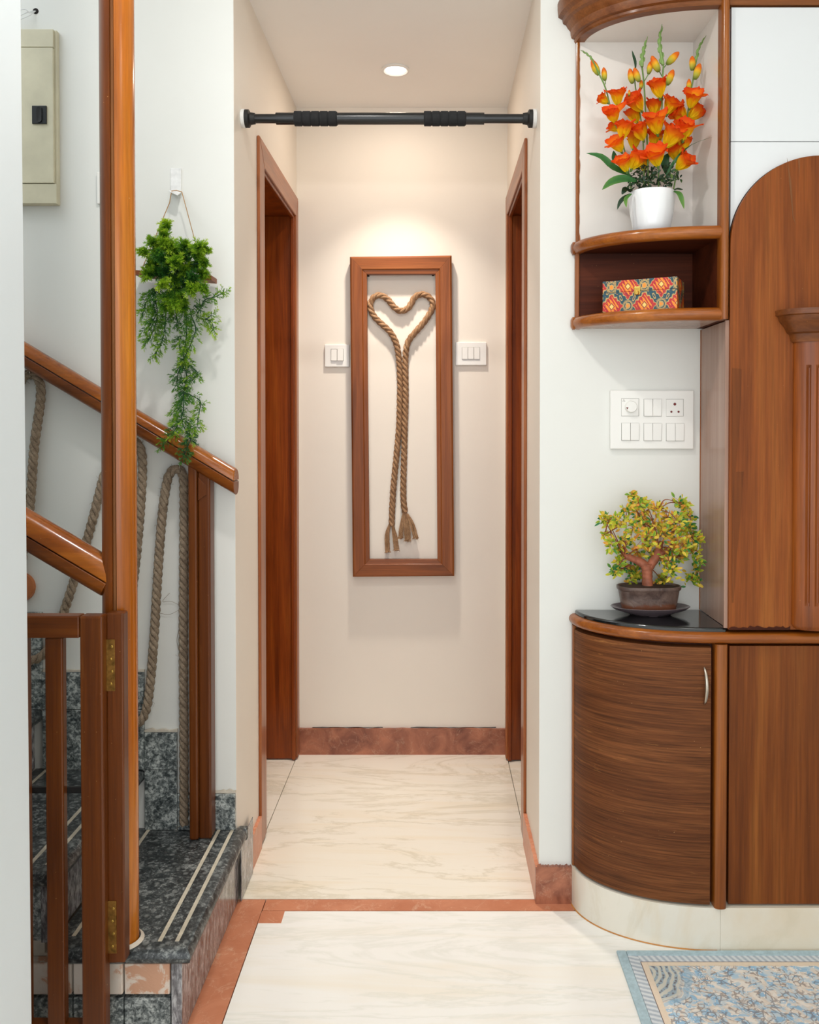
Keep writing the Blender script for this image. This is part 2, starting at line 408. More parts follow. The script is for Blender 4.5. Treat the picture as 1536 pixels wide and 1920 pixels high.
# passage walls: the lamp's warmth is put into their paint colour
struct('wall_back', B(DX0 - 0.1, DX1 + 0.1, YB, YB + 0.12, -0.01, 2.8), M['wall_in'])
DTOP = 2.012
def side_wall(name, xa, xb):
    bm = NB()
    box(bm, xa, xb, YF + 0.0015, DY0 - 0.02, -0.01, 2.8)
    box(bm, xa, xb, DY0 - 0.02, DY1 + 0.02, DTOP + 0.02, 2.8)
    box(bm, xa, xb, DY1 + 0.02, YB, -0.01, 2.8)
    return struct(name, bm, M['wall_in'])
side_wall('wall_left', XLW - 0.14, XLW)
side_wall('wall_right', XRW, XRW + 0.14)
struct('wall_stair', B(LEFT_X, XLW - 0.0006, YF, YF + 0.10, -0.01, 3.2), M['wall'])
struct('wall_pier', B(XRW + 0.0006, RIGHT_X, YF, YF + 0.10, -0.01, 3.2), M['wall'])
struct('wall_lintel', B(XLW - 0.0006, XRW + 0.0006, YF, YF + 0.10, ZC + 0.03, 3.2), M['wall'])
struct('ceiling', B(XLW - 0.1, XRW + 0.1, YF + 0.002, YB + 0.01, ZC, ZC + 0.03), M['ceil'])
struct('ceiling_room', B(-0.9, RIGHT_X, REAR_Y, YF, 2.78, 2.84), M['ceil'])
struct('wall_east', B(RIGHT_X, RIGHT_X + 0.1, REAR_Y, YF + 0.1, -0.01, 3.2), M['wall'])
struct('wall_west', B(LEFT_X - 0.1, LEFT_X, REAR_Y, YF + 0.1, -0.01, 3.2), M['wall'])
# end of a white wall close to the camera, at the left
nx0 = P(42, 0, 1.40).x; nx1 = P(62, 1920, 1.40).x
bm = NB(); prism(bm, [(LEFT_X, 1.28, -0.01), (nx1, 1.28, -0.01), (nx0 - 0.004, 1.28, 2.77), (LEFT_X, 1.28, 2.77)], (0, 0.12, 0))
struct('wall_near', bm, M['near'], bevel=0.004)

# skirtings
def ragged_top(name, x0, x1, y, h, thick, axis='X', mt='red_dark', amp=0.004, n=30, seed=1):
    """thin skirting with a worn, uneven upper edge; runs along X at plane y, or along Y at plane x (axis='Y')"""
    rr = random.Random(seed); bm = NB(); pts = []
    for i in range(n + 1):
        t = x0 + (x1 - x0) * i / n; pts.append((t, h - rr.random() * amp))
    prof = [(x0, 0.0)] + [(x1, 0.0)] + pts[::-1]
    if axis == 'X': prism(bm, [(a, y, z) for a, z in prof], (0, -thick, 0))
    else: prism(bm, [(y, a, z) for a, z in prof], (thick, 0, 0))
    return struct(name, bm, M[mt])
ragged_top('baseboard_back', XLW + 0.004, XRW - 0.004, YB, 0.100, 0.012, seed=3)
ragged_top('baseboard_left', 2.353, 2.488, XLW, 0.098, 0.010, 'Y', 'red', seed=4)
ragged_top('baseboard_right', YF - 0.010, 2.510, XRW, 0.098, -0.010, 'Y', 'red', seed=5)
ragged_top('baseboard_pier', XRW - 0.010, 0.366, YF, 0.100, 0.012, 'X', 'red_dark', 0.006, seed=6)
# dark crack along the top of the back skirting, where plaster has come away
bm = NB(); rr = random.Random(11)
for (a, b_) in ((586, 718), (770, 930)):
    x0, x1 = P(a, 1365, YB).x, P(b_, 1365, YB).x
    top = [(x0 + (x1 - x0) * i / 14, 0.1005 + rr.random() * 0.002) for i in range(15)]
    prism(bm, [(x0, YB - 0.001, 0.0995), (x1, YB - 0.001, 0.0995)] + [(x, YB - 0.001, z) for x, z in top[::-1]], (0, -0.0015, 0))
struct('trim_1', bm, M['gap'])

# doors: architrave boards, deep wooden reveal, leaf
def door(idx, xw, sgn, ya, yb_, zt):
    """xw wall plane, sgn +1 when the passage lies on the +X side of it"""
    root = bpy.data.objects.new('door_%d' % idx, None); COL.objects.link(root); root.location = (xw, (ya + yb_) / 2, 0)
    root['kind'] = 'structure'; WL[root.name] = Vector(root.location)
    o = 0.009 * sgn; W = 0.074
    def mit(name, quad, mt):
        bm = NB(); prism(bm, [(xw, y, z) for y, z in quad], (o, 0, 0)); part(name, bm, mt, root, 0.003)
    y0, y1, z1 = ya - W, yb_ + W * 0.62, zt + W
    mit('architrave_board', [(y0, 0.008), (ya, 0.008), (ya, zt), (y0, z1)], M['archi'])
    mit('architrave_board', [(yb_, 0.008), (y1, 0.008), (y1, z1), (yb_, zt)], M['archi'])
    mit('architrave_head', [(ya, zt), (yb_, zt), (y1, z1), (y0, z1)], M['archi_h'])
    d = -0.26 * sgn
    def lin(name, y0, y1, z0, z1, mt, x0=o * 0.4, x1=d): 
        a, b = sorted((xw + x0, xw + x1)); return part(name, B(a, b, y0, y1, z0, z1), mt, root, 0.003)
    lin('jamb_lining', ya - 0.02, ya, 0.004, zt, M['jamb']); lin('jamb_lining', yb_, yb_ + 0.02, 0.004, zt, M['jamb'])
    lin('head_lining', ya - 0.02, yb_ + 0.02, zt, zt + 0.02, M['jamb'])
    # inner stop bead, set back from the face
    lin('stop_bead', yb_ - 0.010, yb_, 0.004, zt, M['jamb'], o * 0.2, -0.012 * sgn)
    lin('stop_bead', ya, ya + 0.010, 0.004, zt, M['jamb'], o * 0.2, -0.012 * sgn)
    lin('stop_bead', ya + 0.01, yb_ - 0.01, zt - 0.010, zt, M['jamb'], o * 0.2, -0.012 * sgn)
    lf = lin('door_leaf', ya + 0.003, yb_ - 0.003, 0.01, zt - 0.003, M['jamb'], -0.20 * sgn, -0.235 * sgn)
    bm = NB(); xk = xw - 0.20 * sgn
    lathe(bm, [(0.0, 0), (0.012, 0), (0.012, 0.02 * sgn), (0.024, 0.03 * sgn), (0.026, 0.045 * sgn), (0.014, 0.058 * sgn), (0.0, 0.06 * sgn)], (xk, ya + 0.07, 1.0), 16, 'X')
    part('door_knob', bm, M['steel'], lf, smooth=40)
    return root
door(1, XLW, 1, DY0, DY1, DTOP)
door(2, XRW, -1, DY0 + 0.022, DY1 - 0.012, DTOP)

# ================================================================== CEILING LIGHT
lc = Vector((-0.135, 2.80, ZC))
d = ray(742, 130); lc = Vector((0, 0, CAM_Z)) + d * ((ZC - CAM_Z) / d.z)
t = thing('ceiling_downlight', 'round lit recessed downlight in the passage ceiling', 'ceiling light', lc)
bm = NB(); lathe(bm, [(0.046, 0.0), (0.048, -0.004), (0.040, -0.007), (0.034, -0.003), (0.034, 0.004), (0.046, 0.004)], lc, 32, closed=True)
part('trim_ring', bm, M['switch'], t, smooth=50)
g = G('lit_lens', 0.4); g.set('Base Color', (1, 1, 1, 1)); g.set('Emission Color', (1.0, 0.95, 0.88, 1)); g.set('Emission Strength', 9.0)
bm = NB(); lathe(bm, [(0.0, -0.006), (0.020, -0.0055), (0.034, -0.002), (0.034, 0.001), (0.0, 0.001)], lc, 28)
part('lens', bm, g.m, t, smooth=50)
lamp('downlight_glow', 'AREA', (lc.x, lc.y, ZC - 0.013), (0, 0, 0), 1.9, (1.0, 0.85, 0.70), shape='DISK', size=0.07)
lamp('downlight_beam', 'AREA', (lc.x, lc.y, ZC - 0.012), (0, 0, 0), 4.9, (1.0, 0.91, 0.81), shape='DISK', size=0.07, spread=math.radians(84))
# the hall behind the doors has lamps too: none is seen from here

# ================================================================== PULL-UP BAR
by = 2.30
pl, pr = P(462, 222, by), P(990, 223, by); bz = (pl.z + pr.z) / 2; bc = Vector((0, by, bz))
t = thing('pull_up_bar', 'black telescopic pull-up bar wedged across the passage mouth', 'exercise bar', ((XLW + XRW) / 2, by, bz))
X = lambda px: P(px, 222, by).x
def barseg(name, prof, mt, **kw):
    bm = NB(); lathe(bm, prof, bc, 24, 'X'); return part(name, bm, mt, t, smooth=35, **kw)
def cyl(a, b, r): return [(0, a), (r, a), (r, b), (0, b)]
barseg('inner_tube', cyl(XLW + 0.03, X(520), 0.0120), M['black_steel']); barseg('inner_tube', cyl(X(906), XRW - 0.03, 0.0120), M['black_steel'])
barseg('outer_tube', cyl(X(518), X(908), 0.0155), M['black_steel'])
for a, b_ in ((552, 633), (795, 874)):
    prof = [(0.0165, X(a))]; n = 5; st = (X(b_) - X(a)) / n
    for k in range(n):
        s0 = X(a) + k * st
        prof += [(0.0195, s0 + 0.001), (0.0195, s0 + st - 0.0035), (0.0178, s0 + st - 0.0025), (0.0178, s0 + st - 0.0008)]
    prof += [(0.0165, X(b_))]
    prof = [(0.0, X(a))] + prof + [(0.0, X(b_))]
    barseg('foam_grip', prof, M['foam'])
for s, xw in ((1, XLW), (-1, XRW)):
    barseg('wall_cup', [(0, xw + s * 0.0005), (0.024, xw + s * 0.0005), (0.025, xw + s * 0.010), (0, xw + s * 0.010)], M['whiteplate'], label='white painted wall cup')
    barseg('end_flange', [(0, xw + s * 0.010), (0.0235, xw + s * 0.010), (0.0235, xw + s * 0.020), (0.016, xw + s * 0.024), (0.0145, xw + s * 0.036), (0, xw + s * 0.036)], M['rubber'])

# ================================================================== SWITCH PLATES
def rocker(px0, py0, px1, py1, Y, parent, out=0.004, tilt=0.0015, name='rocker_switch'):
    a, b = P(px0, py0, Y), P(px1, py1, Y); x0, x1 = sorted((a.x, b.x)); z0, z1 = sorted((a.z, b.z)); e = 0.0004
    bm = NB(); prism(bm, [(x0 + e, Y, z0), (x0 + e, Y - out - tilt, z0), (x0 + e, Y - out + tilt, z1), (x0 + e, Y, z1)], (x1 - x0 - 2 * e, 0, 0))
    return part(name, bm, M['switch'], parent, 0.0005)
def plate_box(px0, py0, px1, py1, Y, th=0.009):
    a, b = P(px0, py0, Y - th), P(px1, py1, Y - th)
    return B(min(a.x, b.x), max(a.x, b.x), Y - th, Y, min(a.z, b.z), max(a.z, b.z))
def bezel(px0, py0, px1, py1, Y, parent):
    a, b = P(px0, py0, Y), P(px1, py1, Y)
    return part('module_seam', B(min(a.x, b.x), max(a.x, b.x), Y - 0.0008, Y, min(a.z, b.z), max(a.z, b.z)), M['switch_g'], parent)
c = P(632, 668, YB)
t = thing('switch_plate', 'white two-rocker switch plate at the left edge of the rope frame', 'light switch', c, 'switch plates in the passage')
part('cover_plate', plate_box(609, 646, 655, 688, YB), M['switch'], t, 0.002)
yy = YB - 0.009
bezel(620.5, 654, 644.5, 677, yy, t); rocker(621, 655, 632, 676.5, yy, t, 0.0025); rocker(632.5, 654.5, 644, 676.5, yy, t, 0.0045)
c = P(883, 663, YB)
t = thing('switch_plate', 'white three-rocker switch plate right of the rope frame', 'light switch', c, 'switch plates in the passage')
part('cover_plate', plate_box(854, 641.5, 912.5, 685, YB), M['switch'], t, 0.002)
bezel(866, 651, 900, 674, yy, t)
for a in (866.5, 877.7, 889): rocker(a, 651.5, a + 10.8, 673.5, yy, t, 0.0022, 0.0006)

c = P(1223, 788, YF)
t = thing('switch_board', 'large white switch board with regulator knob and socket, above the bonsai', 'switch board', c)
part('cover_plate', plate_box(1145, 732, 1301, 842, YF, 0.011), M['switch'], t, 0.0022)
yy = YF - 0.011
Q = lambda cx, cy: (1100 + cx / 4.0, 700 + cy / 4.0)
def mod(cx0, cy0, cx1, cy1): return (*Q(cx0, cy0), *Q(cx1, cy1))
for (a, b_, c_, d_) in ((430, 193, 561, 320), (262, 373, 393, 502), (429, 375, 561, 504), (597, 376, 730, 506)):
    bezel(*mod(a - 1, b_ - 1, c_ + 1, d_ + 2), yy, t); m_ = (a + c_) / 2
    rocker(*mod(a, b_, m_ - 0.5, d_), yy, t, 0.0034, 0.0012); rocker(*mod(m_ + 0.5, b_, c_, d_), yy, t, 0.0034, -0.0008)
# fan regulator
bezel(*mod(261, 189, 393, 321), yy, t); rg = part('regulator_plate', plate_box(*mod(263, 191, 391, 319), yy, 0.0015), M['switch'], t, 0.0004)
kc = P(*Q(330, 251), yy); bm = NB()
lathe(bm, [(0.0155, -0.0012), (0.0148, -0.010), (0.0135, -0.0125), (0.0, -0.0128)], (kc.x, yy, kc.z), 28, 'Y'); kn = part('regulator_knob', bm, M['switch'], t, smooth=40)
bm = NB(); q = P(*Q(306, 261), yy - 0.013); prism(bm, [(q.x - 0.003, yy - 0.0127, q.z + 0.002), (q.x + 0.003, yy - 0.0127, q.z + 0.002), (q.x, yy - 0.0127, q.z - 0.003)], (0, -0.0006, 0)); part('pointer_mark', bm, M['red_dot'], kn)
# small fan symbol printed on the regulator plate
bm = NB(); q = P(*Q(279, 205), yy)
for k in range(3):
    a = PI / 2 + k * 2 * PI / 3; dx, dz = math.cos(a), math.sin(a)
    prism(bm, [(q.x, yy - 0.0016, q.z), (q.x + dx * 0.0035 - dz * 0.001, yy - 0.0016, q.z + dz * 0.0035 + dx * 0.001), (q.x + dx * 0.0035 + dz * 0.001, yy - 0.0016, q.z + dz * 0.0035 - dx * 0.001)], (0, -0.0003, 0))
part('fan_symbol', bm, M['switch_g'], t)
# three-pin socket
bezel(*mod(597, 193, 727, 322), yy, t); sk = part('socket_face', plate_box(*mod(598.5, 194.5, 725.5, 320.5), yy, 0.0015), M['switch'], t, 0.0004)
for (a, b_, r) in ((661, 231, 10.5), (635, 288, 8), (689, 288, 8)):
    q = P(*Q(a, b_), yy); bm = NB(); lathe(bm, [(0, -0.0014), (r / 4 / 725, -0.0014), (r / 4 / 725, -0.0022), (0, -0.0022)], (q.x, yy, q.z), 14, 'Y'); part('pin_hole', bm, M['red_dot'], sk)

c = P(205, 352, YF)
t = thing('switch_plate', 'plain white plate on the stair wall, half hidden by the tall post', 'wall plate', c)
part('cover_plate', plate_box(181, 322, 238, 382, YF, 0.010), M['switch'], t, 0.002)
yy = YF - 0.010
bezel(193, 334, 226, 370, yy, t); rocker(194, 335, 209, 369, yy, t, 0.003); rocker(210, 335, 225, 369, yy, t, 0.003)

# ================================================================== DISTRIBUTION BOX AND WIRES
c = P(60, 220, YF)
t = thing('distribution_box', 'scuffed cream metal fuse box on the stair wall, black latch', 'fuse box', c)
yd = YF - 0.020
x0, x1 = P(-70, 200, YF).x, P(106, 200, yd).x; zt, z1, z2, z3 = P(80, 55, yd).z, P(80, 90, yd).z, P(80, 345, yd).z, P(80, 383, yd).z
part('back_case', B(x0, x1, YF - 0.016, YF, z3, zt), M['cream_metal'], t, 0.002)
part('top_strip', B(x0, x1 - 0.006, yd - 0.004, YF - 0.016, z1 + 0.001, zt - 0.001), M['cream_metal'], t, 0.0012)
dr = part('box_door', B(x0, x1 - 0.006, yd - 0.006, YF - 0.016, z2 + 0.001, z1 - 0.001), M['cream_metal'], t, 0.0015)
part('bottom_strip', B(x0, x1, yd - 0.004, YF - 0.016, z3 + 0.001, z2 - 0.001), M['cream_metal'], t, 0.0012)
a, b_ = P(63, 200.5, yd), P(90.5, 234.5, yd)
lt = part('latch_plate', B(a.x, b_.x, yd - 0.010, yd - 0.006, b_.z, a.z), M['black_plastic'], dr, 0.001)
cx, cz = (a.x + b_.x) / 2 + 0.001, (a.z + b_.z) / 2; bm = NB()
pts = [(cx + 0.0065 * math.cos(q), yd - 0.010, cz + (0.013 if math.sin(q) >= 0 else -0.013) + 0.0065 * math.sin(q)) for q in [2 * PI * k / 20 for k in range(20)]]
pp = [(cx + (p_[0] - cx) * 0.55, yd - 0.012, cz + (p_[2] - cz) * 0.8) for p_ in pts]
rings(bm, [pts, [(p_[0], yd - 0.013, p_[2]) for p_ in pts], pp]); part('latch_pull', bm, M['rubber'], dr, smooth=35)

q = P(67, 21, YF)
t = thing('wall_wires', 'loose white wires poking out of a small hole above the fuse box', 'wires', q)
bm = NB(); lathe(bm, [(0, -0.0012), (0.0055, -0.0012), (0.0075, -0.0008), (0.0075, 0.0), (0, 0)], q, 16, 'Y'); part('hole', bm, M['gap'], t)
for k, (ex, ey, mx, my) in enumerate(((44, 17, 56, 24), (40, 28, 55, 22), (44, 34, 57, 28))):
    bm = NB(); tube(bm, catmull([q + Vector((0, -0.001, 0)), P(mx, my, YF - 0.012), P(ex, ey, YF - 0.02), P(ex - 30, ey + 12, YF - 0.015)], 6), 0.0011, 6); part('wire', bm, M['wire'], t, smooth=60)

# ================================================================== ROPE MAKER
def rope_mesh(path, R_, pitch, seg=8, step=None, phase=0.0):
    """three strands twisted around path; returns three bmeshes"""
    pts = resample(path, step or pitch / 10.0); fr = frames(pts); out = []
    for s in range(3):
        bm = NB(); L = 0; c = []
        for i, (p, t_, n, b) in enumerate(fr):
            if i: L += (p - fr[i - 1][0]).length
            a = -(2 * PI * L / pitch) + s * 2 * PI / 3 + phase
            c.append(p + (n * math.cos(a) + b * math.sin(a)) * R_ * 0.50)
        tube(bm, c, R_ * 0.545, seg); out.append(bm)
    return out
def rope(root, path, R_, pitch, mt):
    for bm in rope_mesh(path, R_, pitch): part('rope_strand', bm, mt, root, smooth=80)
def whiskers(root, path, n, L, mt, rad=0.012, seed=1):
    rr = random.Random(seed); bm = NB()
    for _ in range(n):
        p = path[rr.randrange(len(path))]; d = Vector((rr.uniform(-1, 1), rr.uniform(-0.9, 0.1), rr.uniform(-1, 1))).normalized()
        b = Vector((rr.uniform(-1, 1), rr.uniform(-0.5, 0.2), rr.uniform(-1, 1))) * 0.6
        l = L * rr.uniform(0.3, 1.0); p = p + d * rad
        tube(bm, [p, p + d * l * 0.5, p + (d + b).normalized() * l], [0.0005, 0.0004, 0.0002], 3, False)
    o = part('loose_fibres', bm, mt, root); o['kind'] = 'stuff'

# ================================================================== ROPE HEART IN ITS WOODEN FRAME
fy0, fy1 = YB - 0.044, YB - 0.012       # front and back of the frame
q = P(755, 780, fy0)
t = thing('wooden_frame', 'tall narrow empty teak frame on the passage end wall', 'picture frame', q)
OC = [P(656, 481, fy0), P(847, 478.5, fy0), P(852, 1080.5, fy0), P(661.5, 1082, fy0)]
IC = [P(687.5, 513.5, fy0), P(816.5, 513, fy0), P(820.5, 1050, fy0), P(692.5, 1050, fy0)]
for k, (nm, mt) in enumerate((('frame_rail', 'frame_h'), ('frame_stile', 'frame'), ('frame_rail', 'frame_h'), ('frame_stile', 'frame'))):
    a, b_, c_, d_ = OC[k], OC[(k + 1) % 4], IC[(k + 1) % 4], IC[k]
    def lerp(u, v_, s): return u + (v_ - u) * s
    sec = lambda o_, i_: [Vector((o_.x, fy1, o_.z)), Vector((o_.x, fy0 + 0.005, o_.z)), lerp(o_, i_, 0.10), lerp(o_, i_, 0.72), lerp(o_, i_, 0.76) + Vector((0, 0.004, 0)), lerp(o_, i_, 1.0) + Vector((0, 0.006, 0)), Vector((i_.x, fy1, i_.z))]
    bm = NB(); rings(bm, [sec(a, d_), sec(b_, c_)]); part(nm, bm, M[mt], t, 0.0008)
for px, py in ((691, 517), (812, 516)):
    q = P(px, py, YB); part('hanging_clip', B(q.x - 0.004, q.x + 0.004, fy1 - 0.002, YB, q.z - 0.004, q.z + 0.004), M['gap'], t, 0.001)
C1 = lambda x, y: P(600 + x / 4.8, 460 + y / 4.8, ry); C2 = lambda x, y: P(600 + x / 4.8, 780 + y / 4.8, ry)
ry = YB - 0.014
hp = [C2(x, y) for x, y in ((645, 985), (652, 800), (662, 640), (682, 430), (702, 220), (714, 60))] + \
     [C1(x, y) for x, y in ((719, 1400), (722, 1250), (716, 1080), (704, 960), (682, 870), (632, 780), (560, 712), (492, 645), (458, 580), (456, 515), (492, 462), (545, 450), (610, 486), (660, 548), (715, 588), (775, 578), (818, 532), (848, 474), (895, 443), (955, 448), (1002, 488), (1016, 545), (988, 615), (930, 700), (862, 778), (804, 850), (777, 930), (768, 1050), (770, 1250), (770, 1400))] + \
     [C2(x, y) for x, y in ((764, 60), (760, 220), (755, 430), (750, 620), (754, 780), (768, 880))]
path = catmull(hp, 8)
q = P(753, 790, ry)
t = thing('rope_heart', 'brown jute rope looped into a heart with two hanging frayed ends', 'rope decoration', q)
rope(t, path, 0.0118, 0.064, M['rope']); whiskers(t, path, 130, 0.012, M['rope'], 0.011, 3)
def fray(root, tops, seed, L):
    rr = random.Random(seed); bm = NB()
    for (a, b_, c_, w_) in tops:
        ctrl = catmull([a, b_, c_], 7); n = len(ctrl)
        for k in range(40):
            off = Vector((rr.uniform(-1, 1), rr.uniform(-1, 0.3), 0)); pts = []
            for i, p in enumerate(ctrl):
                s = i / (n - 1); prof = w_ * (0.55 + 0.75 * math.sin(min(1, s * 1.15) * PI * 0.62))
                wob = Vector((rr.uniform(-1, 1), 0, rr.uniform(-1, 1))) * 0.0012 * s
                pts.append(p + off * prof + wob)
            tail = pts[-1] + Vector((rr.uniform(-0.006, 0.006), rr.uniform(-0.006, 0.0), -rr.uniform(0.001, L)))
            tube(bm, pts + [tail], 0.0013, 4, True)
    part('frayed_end', bm, M['rope'], root, smooth=80)
fray(t, [(C2(628, 975), C2(606, 1070), C2(608, 1215), 0.0062), (C2(655, 985), C2(676, 1090), C2(690, 1200), 0.0068)], 5, 0.006)
fray(t, [(C2(758, 860), C2(735, 1000), C2(728, 1085), 0.0062), (C2(772, 870), C2(786, 1000), C2(790, 1110), 0.0085), (C2(785, 880), C2(830, 970), C2(862, 1085), 0.0066)], 6, 0.010)

# ================================================================== STAIRCASE (runs up to the left, along the stair wall)
NOSE = [-0.489, -0.753, -1.017, -1.281]; TZ = [0.193, 0.350, 0.507, 0.664]
GO, SY = 0.264, 1.725           # going; plane of the open side
st = thing('staircase', 'dark speckled granite steps with pale inlay strips beside the passage', 'stairs', (-0.8, 1.95, 0))
def nosed(x0, x1, y0, y1, z1, th):
    """tread slab with a rounded nose on its +X and -Y edges"""
    bm = NB(); n = 6; r = th / 2; prof = [(-r + r * math.cos(a), z1 - r + r * math.sin(a)) for a in [PI / 2 - PI * k / n for k in range(n + 1)]]
    rr = []
    for (o_, z) in prof: rr.append([(x0, y1, z), (x1 + o_, y1, z), (x1 + o_, y0 - o_, z), (x0, y0 - o_, z)])
    vr = [[bm.verts.new(p) for p in r_] for r_ in rr]
    for i in range(n):
        for j in range(4): bm.faces.new((vr[i][j], vr[i][(j + 1) % 4], vr[i + 1][(j + 1) % 4], vr[i + 1][j]))
    bm.faces.new(vr[0]); bm.faces.new(vr[-1][::-1]); return bm
for k in range(4):
    nx, z = NOSE[k], TZ[k]; x0 = nx - GO - 0.02
    tr = part('tread', nosed(x0, nx, SY - 0.032, YF - 0.001, z, 0.036), M['granite'], st, smooth=30)
    for dx, y0 in ((-0.036, 1.742), (-0.071, 1.742), (-0.254, 1.76)):
        part('inlay_strip', B(nx + dx - 0.0042, nx + dx + 0.0042, y0 - 0.02, YF - 0.004, z - 0.002, z + 0.0006), M['inlay'], tr)
    zb = TZ[k - 1] if k else 0.0
    part('riser', B(nx - 0.046, nx - 0.024, SY - 0.010, YF - 0.001, zb + 0.001, z - 0.036), M['granite_side'], st, 0.0015)
struct('trim_2', B(XLW + 0.0105, -0.504, YF - 0.0008, 2.352, 0.001, 0.157), M['granite_side'], bevel=0.001)
struct('trim_3', B(XLW + 0.0005, -0.489, YF - 0.0006, YF + 0.02, 0.158, 0.192), M['granite'], bevel=0.006)
# side faces: end slabs under the upper treads, painted bricks and granite tiles under the lowest one
part('end_slab', B(-1.03, -0.782, SY - 0.006, SY + 0.02, 0.196, 0.312), M['granite_l'], st, 0.002)
part('end_slab', B(-1.30, -1.046, SY - 0.006, SY + 0.02, 0.196, 0.468), M['granite_l'], st, 0.002)
core = NB(); box(core, -1.60, -0.54, SY + 0.02, YF - 0.002, 0.001, 0.155); box(core, -1.60, -0.805, SY + 0.02, YF - 0.002, 0.155, 0.312); box(core, -1.60, -1.07, SY + 0.02, YF - 0.002, 0.312, 0.469)
part('core', core, M['cement'], st)
xs = [-0.537, -0.633, -0.737, -0.84, -0.95, -1.06, -1.17]
rr = random.Random(5)
for a, b_ in zip(xs[1:], xs):
    part('brick', B(a + 0.0015, b_ - 0.0015, SY - 0.004 - rr.random() * 0.005, SY + 0.02, 0.086, 0.150), M['brick'], st, 0.003)
    part('granite_tile', B(a + 0.001, b_ - 0.001, SY - 0.006, SY + 0.02, 0.001, 0.079), M['granite_l'], st, 0.0015)
# granite skirting along the wall, stepping up with the treads
def sk(x0, x1, z0, z1): part('skirting_tile', B(x0 + 0.0007, x1 - 0.0007, YF - 0.012, YF - 0.0005, z0 + 0.0007, z1 - 0.0007), M['granite_l'], st, 0.001)
sk(-0.595, -0.517, TZ[0], 0.287); sk(-0.668, -0.595, TZ[0], 0.287)
sk(-0.753, -0.668, TZ[0], TZ[1]); sk(-0.753, -0.668, TZ[1], 0.447); sk(-0.86, -0.753, TZ[1], TZ[2]); sk(-1.017, -0.86, TZ[1], TZ[2])
sk(-0.86, -0.753, TZ[2], 0.604); sk(-1.017, -0.86, TZ[2], 0.604); sk(-1.281, -1.017, TZ[2], TZ[3]); sk(-1.281, -1.017, TZ[3], 0.76)
bm = NB(); rr = random.Random(9)
for (x0, x1, z) in ((-0.80, -0.668, 0.447), (-1.017, -0.753, 0.604), (-0.595, -0.517, 0.287)):
    pts = [(x0 + (x1 - x0) * i / 12, z + 0.004 + rr.random() * 0.006) for i in range(13)]
    prism(bm, [(x0, YF - 0.0008, z), (x1, YF - 0.0008, z)] + [(x, YF - 0.0008, zz) for x, zz in pts[::-1]], (0, -0.006, 0))
o = part('plaster_edge', bm, M['cement'], st); o['kind'] = 'stuff'

# ================================================================== TALL POST
pc = Vector((P(227, 1450, 1.728).x, 1.728, 0)); pr_ = 0.0335
t = thing('newel_post', 'tall varnished round wooden post rising from the lowest step', 'post', (pc.x, pc.y, TZ[0]))
ga = math.radians(-87)     # direction of the groove, towards the camera and a little left
gd = Vector((math.cos(ga), math.sin(ga), 0)); gn = Vector((-gd.y, gd.x, 0))
def half(sgn, shift, mt):
    pts = [];   n = 14
    for k in range(n + 1):
        a = -PI / 2 + PI * k / n
        pts.append(pc + gn * (sgn * (shift + (pr_ - 0.004) * math.cos(a))) + gd * (pr_ * math.sin(a)))
    bm = NB(); prism(bm, [Vector((p.x, p.y, TZ[0] + 0.0008)) for p in pts], (0, 0, 2.77 - TZ[0]))
    return part('half_round_shaft', bm, M[mt], t, smooth=35)
half(1, 0.0042, 'post'); half(-1, 0.0042, 'post_dark_shaded')
bm = NB(); prism(bm, [pc + gn * a + gd * b_ + Vector((0, 0, TZ[0] + 0.0008)) for a, b_ in ((-0.0044, -0.031), (0.0044, -0.031), (0.0044, 0.0296), (0.002, 0.032), (-0.002, 0.032), (-0.0044, 0.0296))], (0, 0, 2.772 - TZ[0]))
part('fillet_strip', bm, M['fillet'], t, label='pale rough strip in the groove')
bm = NB(); lathe(bm, [(0.037, TZ[0] + 0.0003), (0.044, TZ[0] + 0.0003), (0.037, TZ[0] + 0.006)], pc, 28, closed=True); part('grout_ring', bm, M['cement'], t, smooth=40)

# ================================================================== HANDRAILS
def handrail(root, a, b_, hgt, dep, groove, m_top, m_low, cut=None):
    """round-backed rail from a to b_ in an XZ plane, made of a moulded cap and a lower half with a groove between"""
    a, b_ = Vector(a), Vector(b_); t_ = (b_ - a).normalized(); up = Vector((-t_.z, 0, t_.x)); up = up if up.z > 0 else -up; y = Vector((0, 1, 0))
    def sec(z0, z1, n=12):
        # upper or lower part of a rounded rectangle cross-section
        out = []
        for k in range(n + 1):
            s = -1 + 2 * k / n
            out.append((dep / 2 * math.sin(s * PI / 2), s))
        return out
    def shell(top):
        pts = []; n = 12
        for k in range(n + 1):
            a_ = PI * k / n; cx, sz = math.cos(a_), math.sin(a_)
            if top: pts.append((cx * dep / 2, groove + 0.001 + (hgt / 2 - groove) * (sz ** 0.75)))
            else: pts.append((cx * dep / 2 * 0.97, groove - 0.0015 - (hgt / 2 + groove) * (sz ** 0.6)))
        return pts
    for top in (True, False):
        sh = shell(top); bm = NB(); ra, rb = [], []
        for (dy, du) in sh:
            o_ = y * dy + up * du
            pa, pb = a + o_, b_ + o_
            if cut is not None:            # vertical plumb cut at the lower end
                pb = pb + t_ * ((cut - pb.x) / t_.x)
            ra.append(pa); rb.append(pb)
        rings(bm, [ra, rb]); part('rail_cap' if top else 'rail_base', bm, M[m_top if top else m_low], root, 0.0015, smooth=40)
yr = YF - 0.050
A, Bp = P(-80, 590 - 1.0, yr), P(438, 900, yr)
t = thing('handrail', 'sloping wall handrail with a slim upright under its lower end', 'handrail', (P(375, 1555, YF).x, yr, TZ[0]))
handrail(t, A, Bp, 0.0545, 0.058, 0.002, 'rail', 'rail_dark', cut=P(438, 900, yr - 0.03).x)
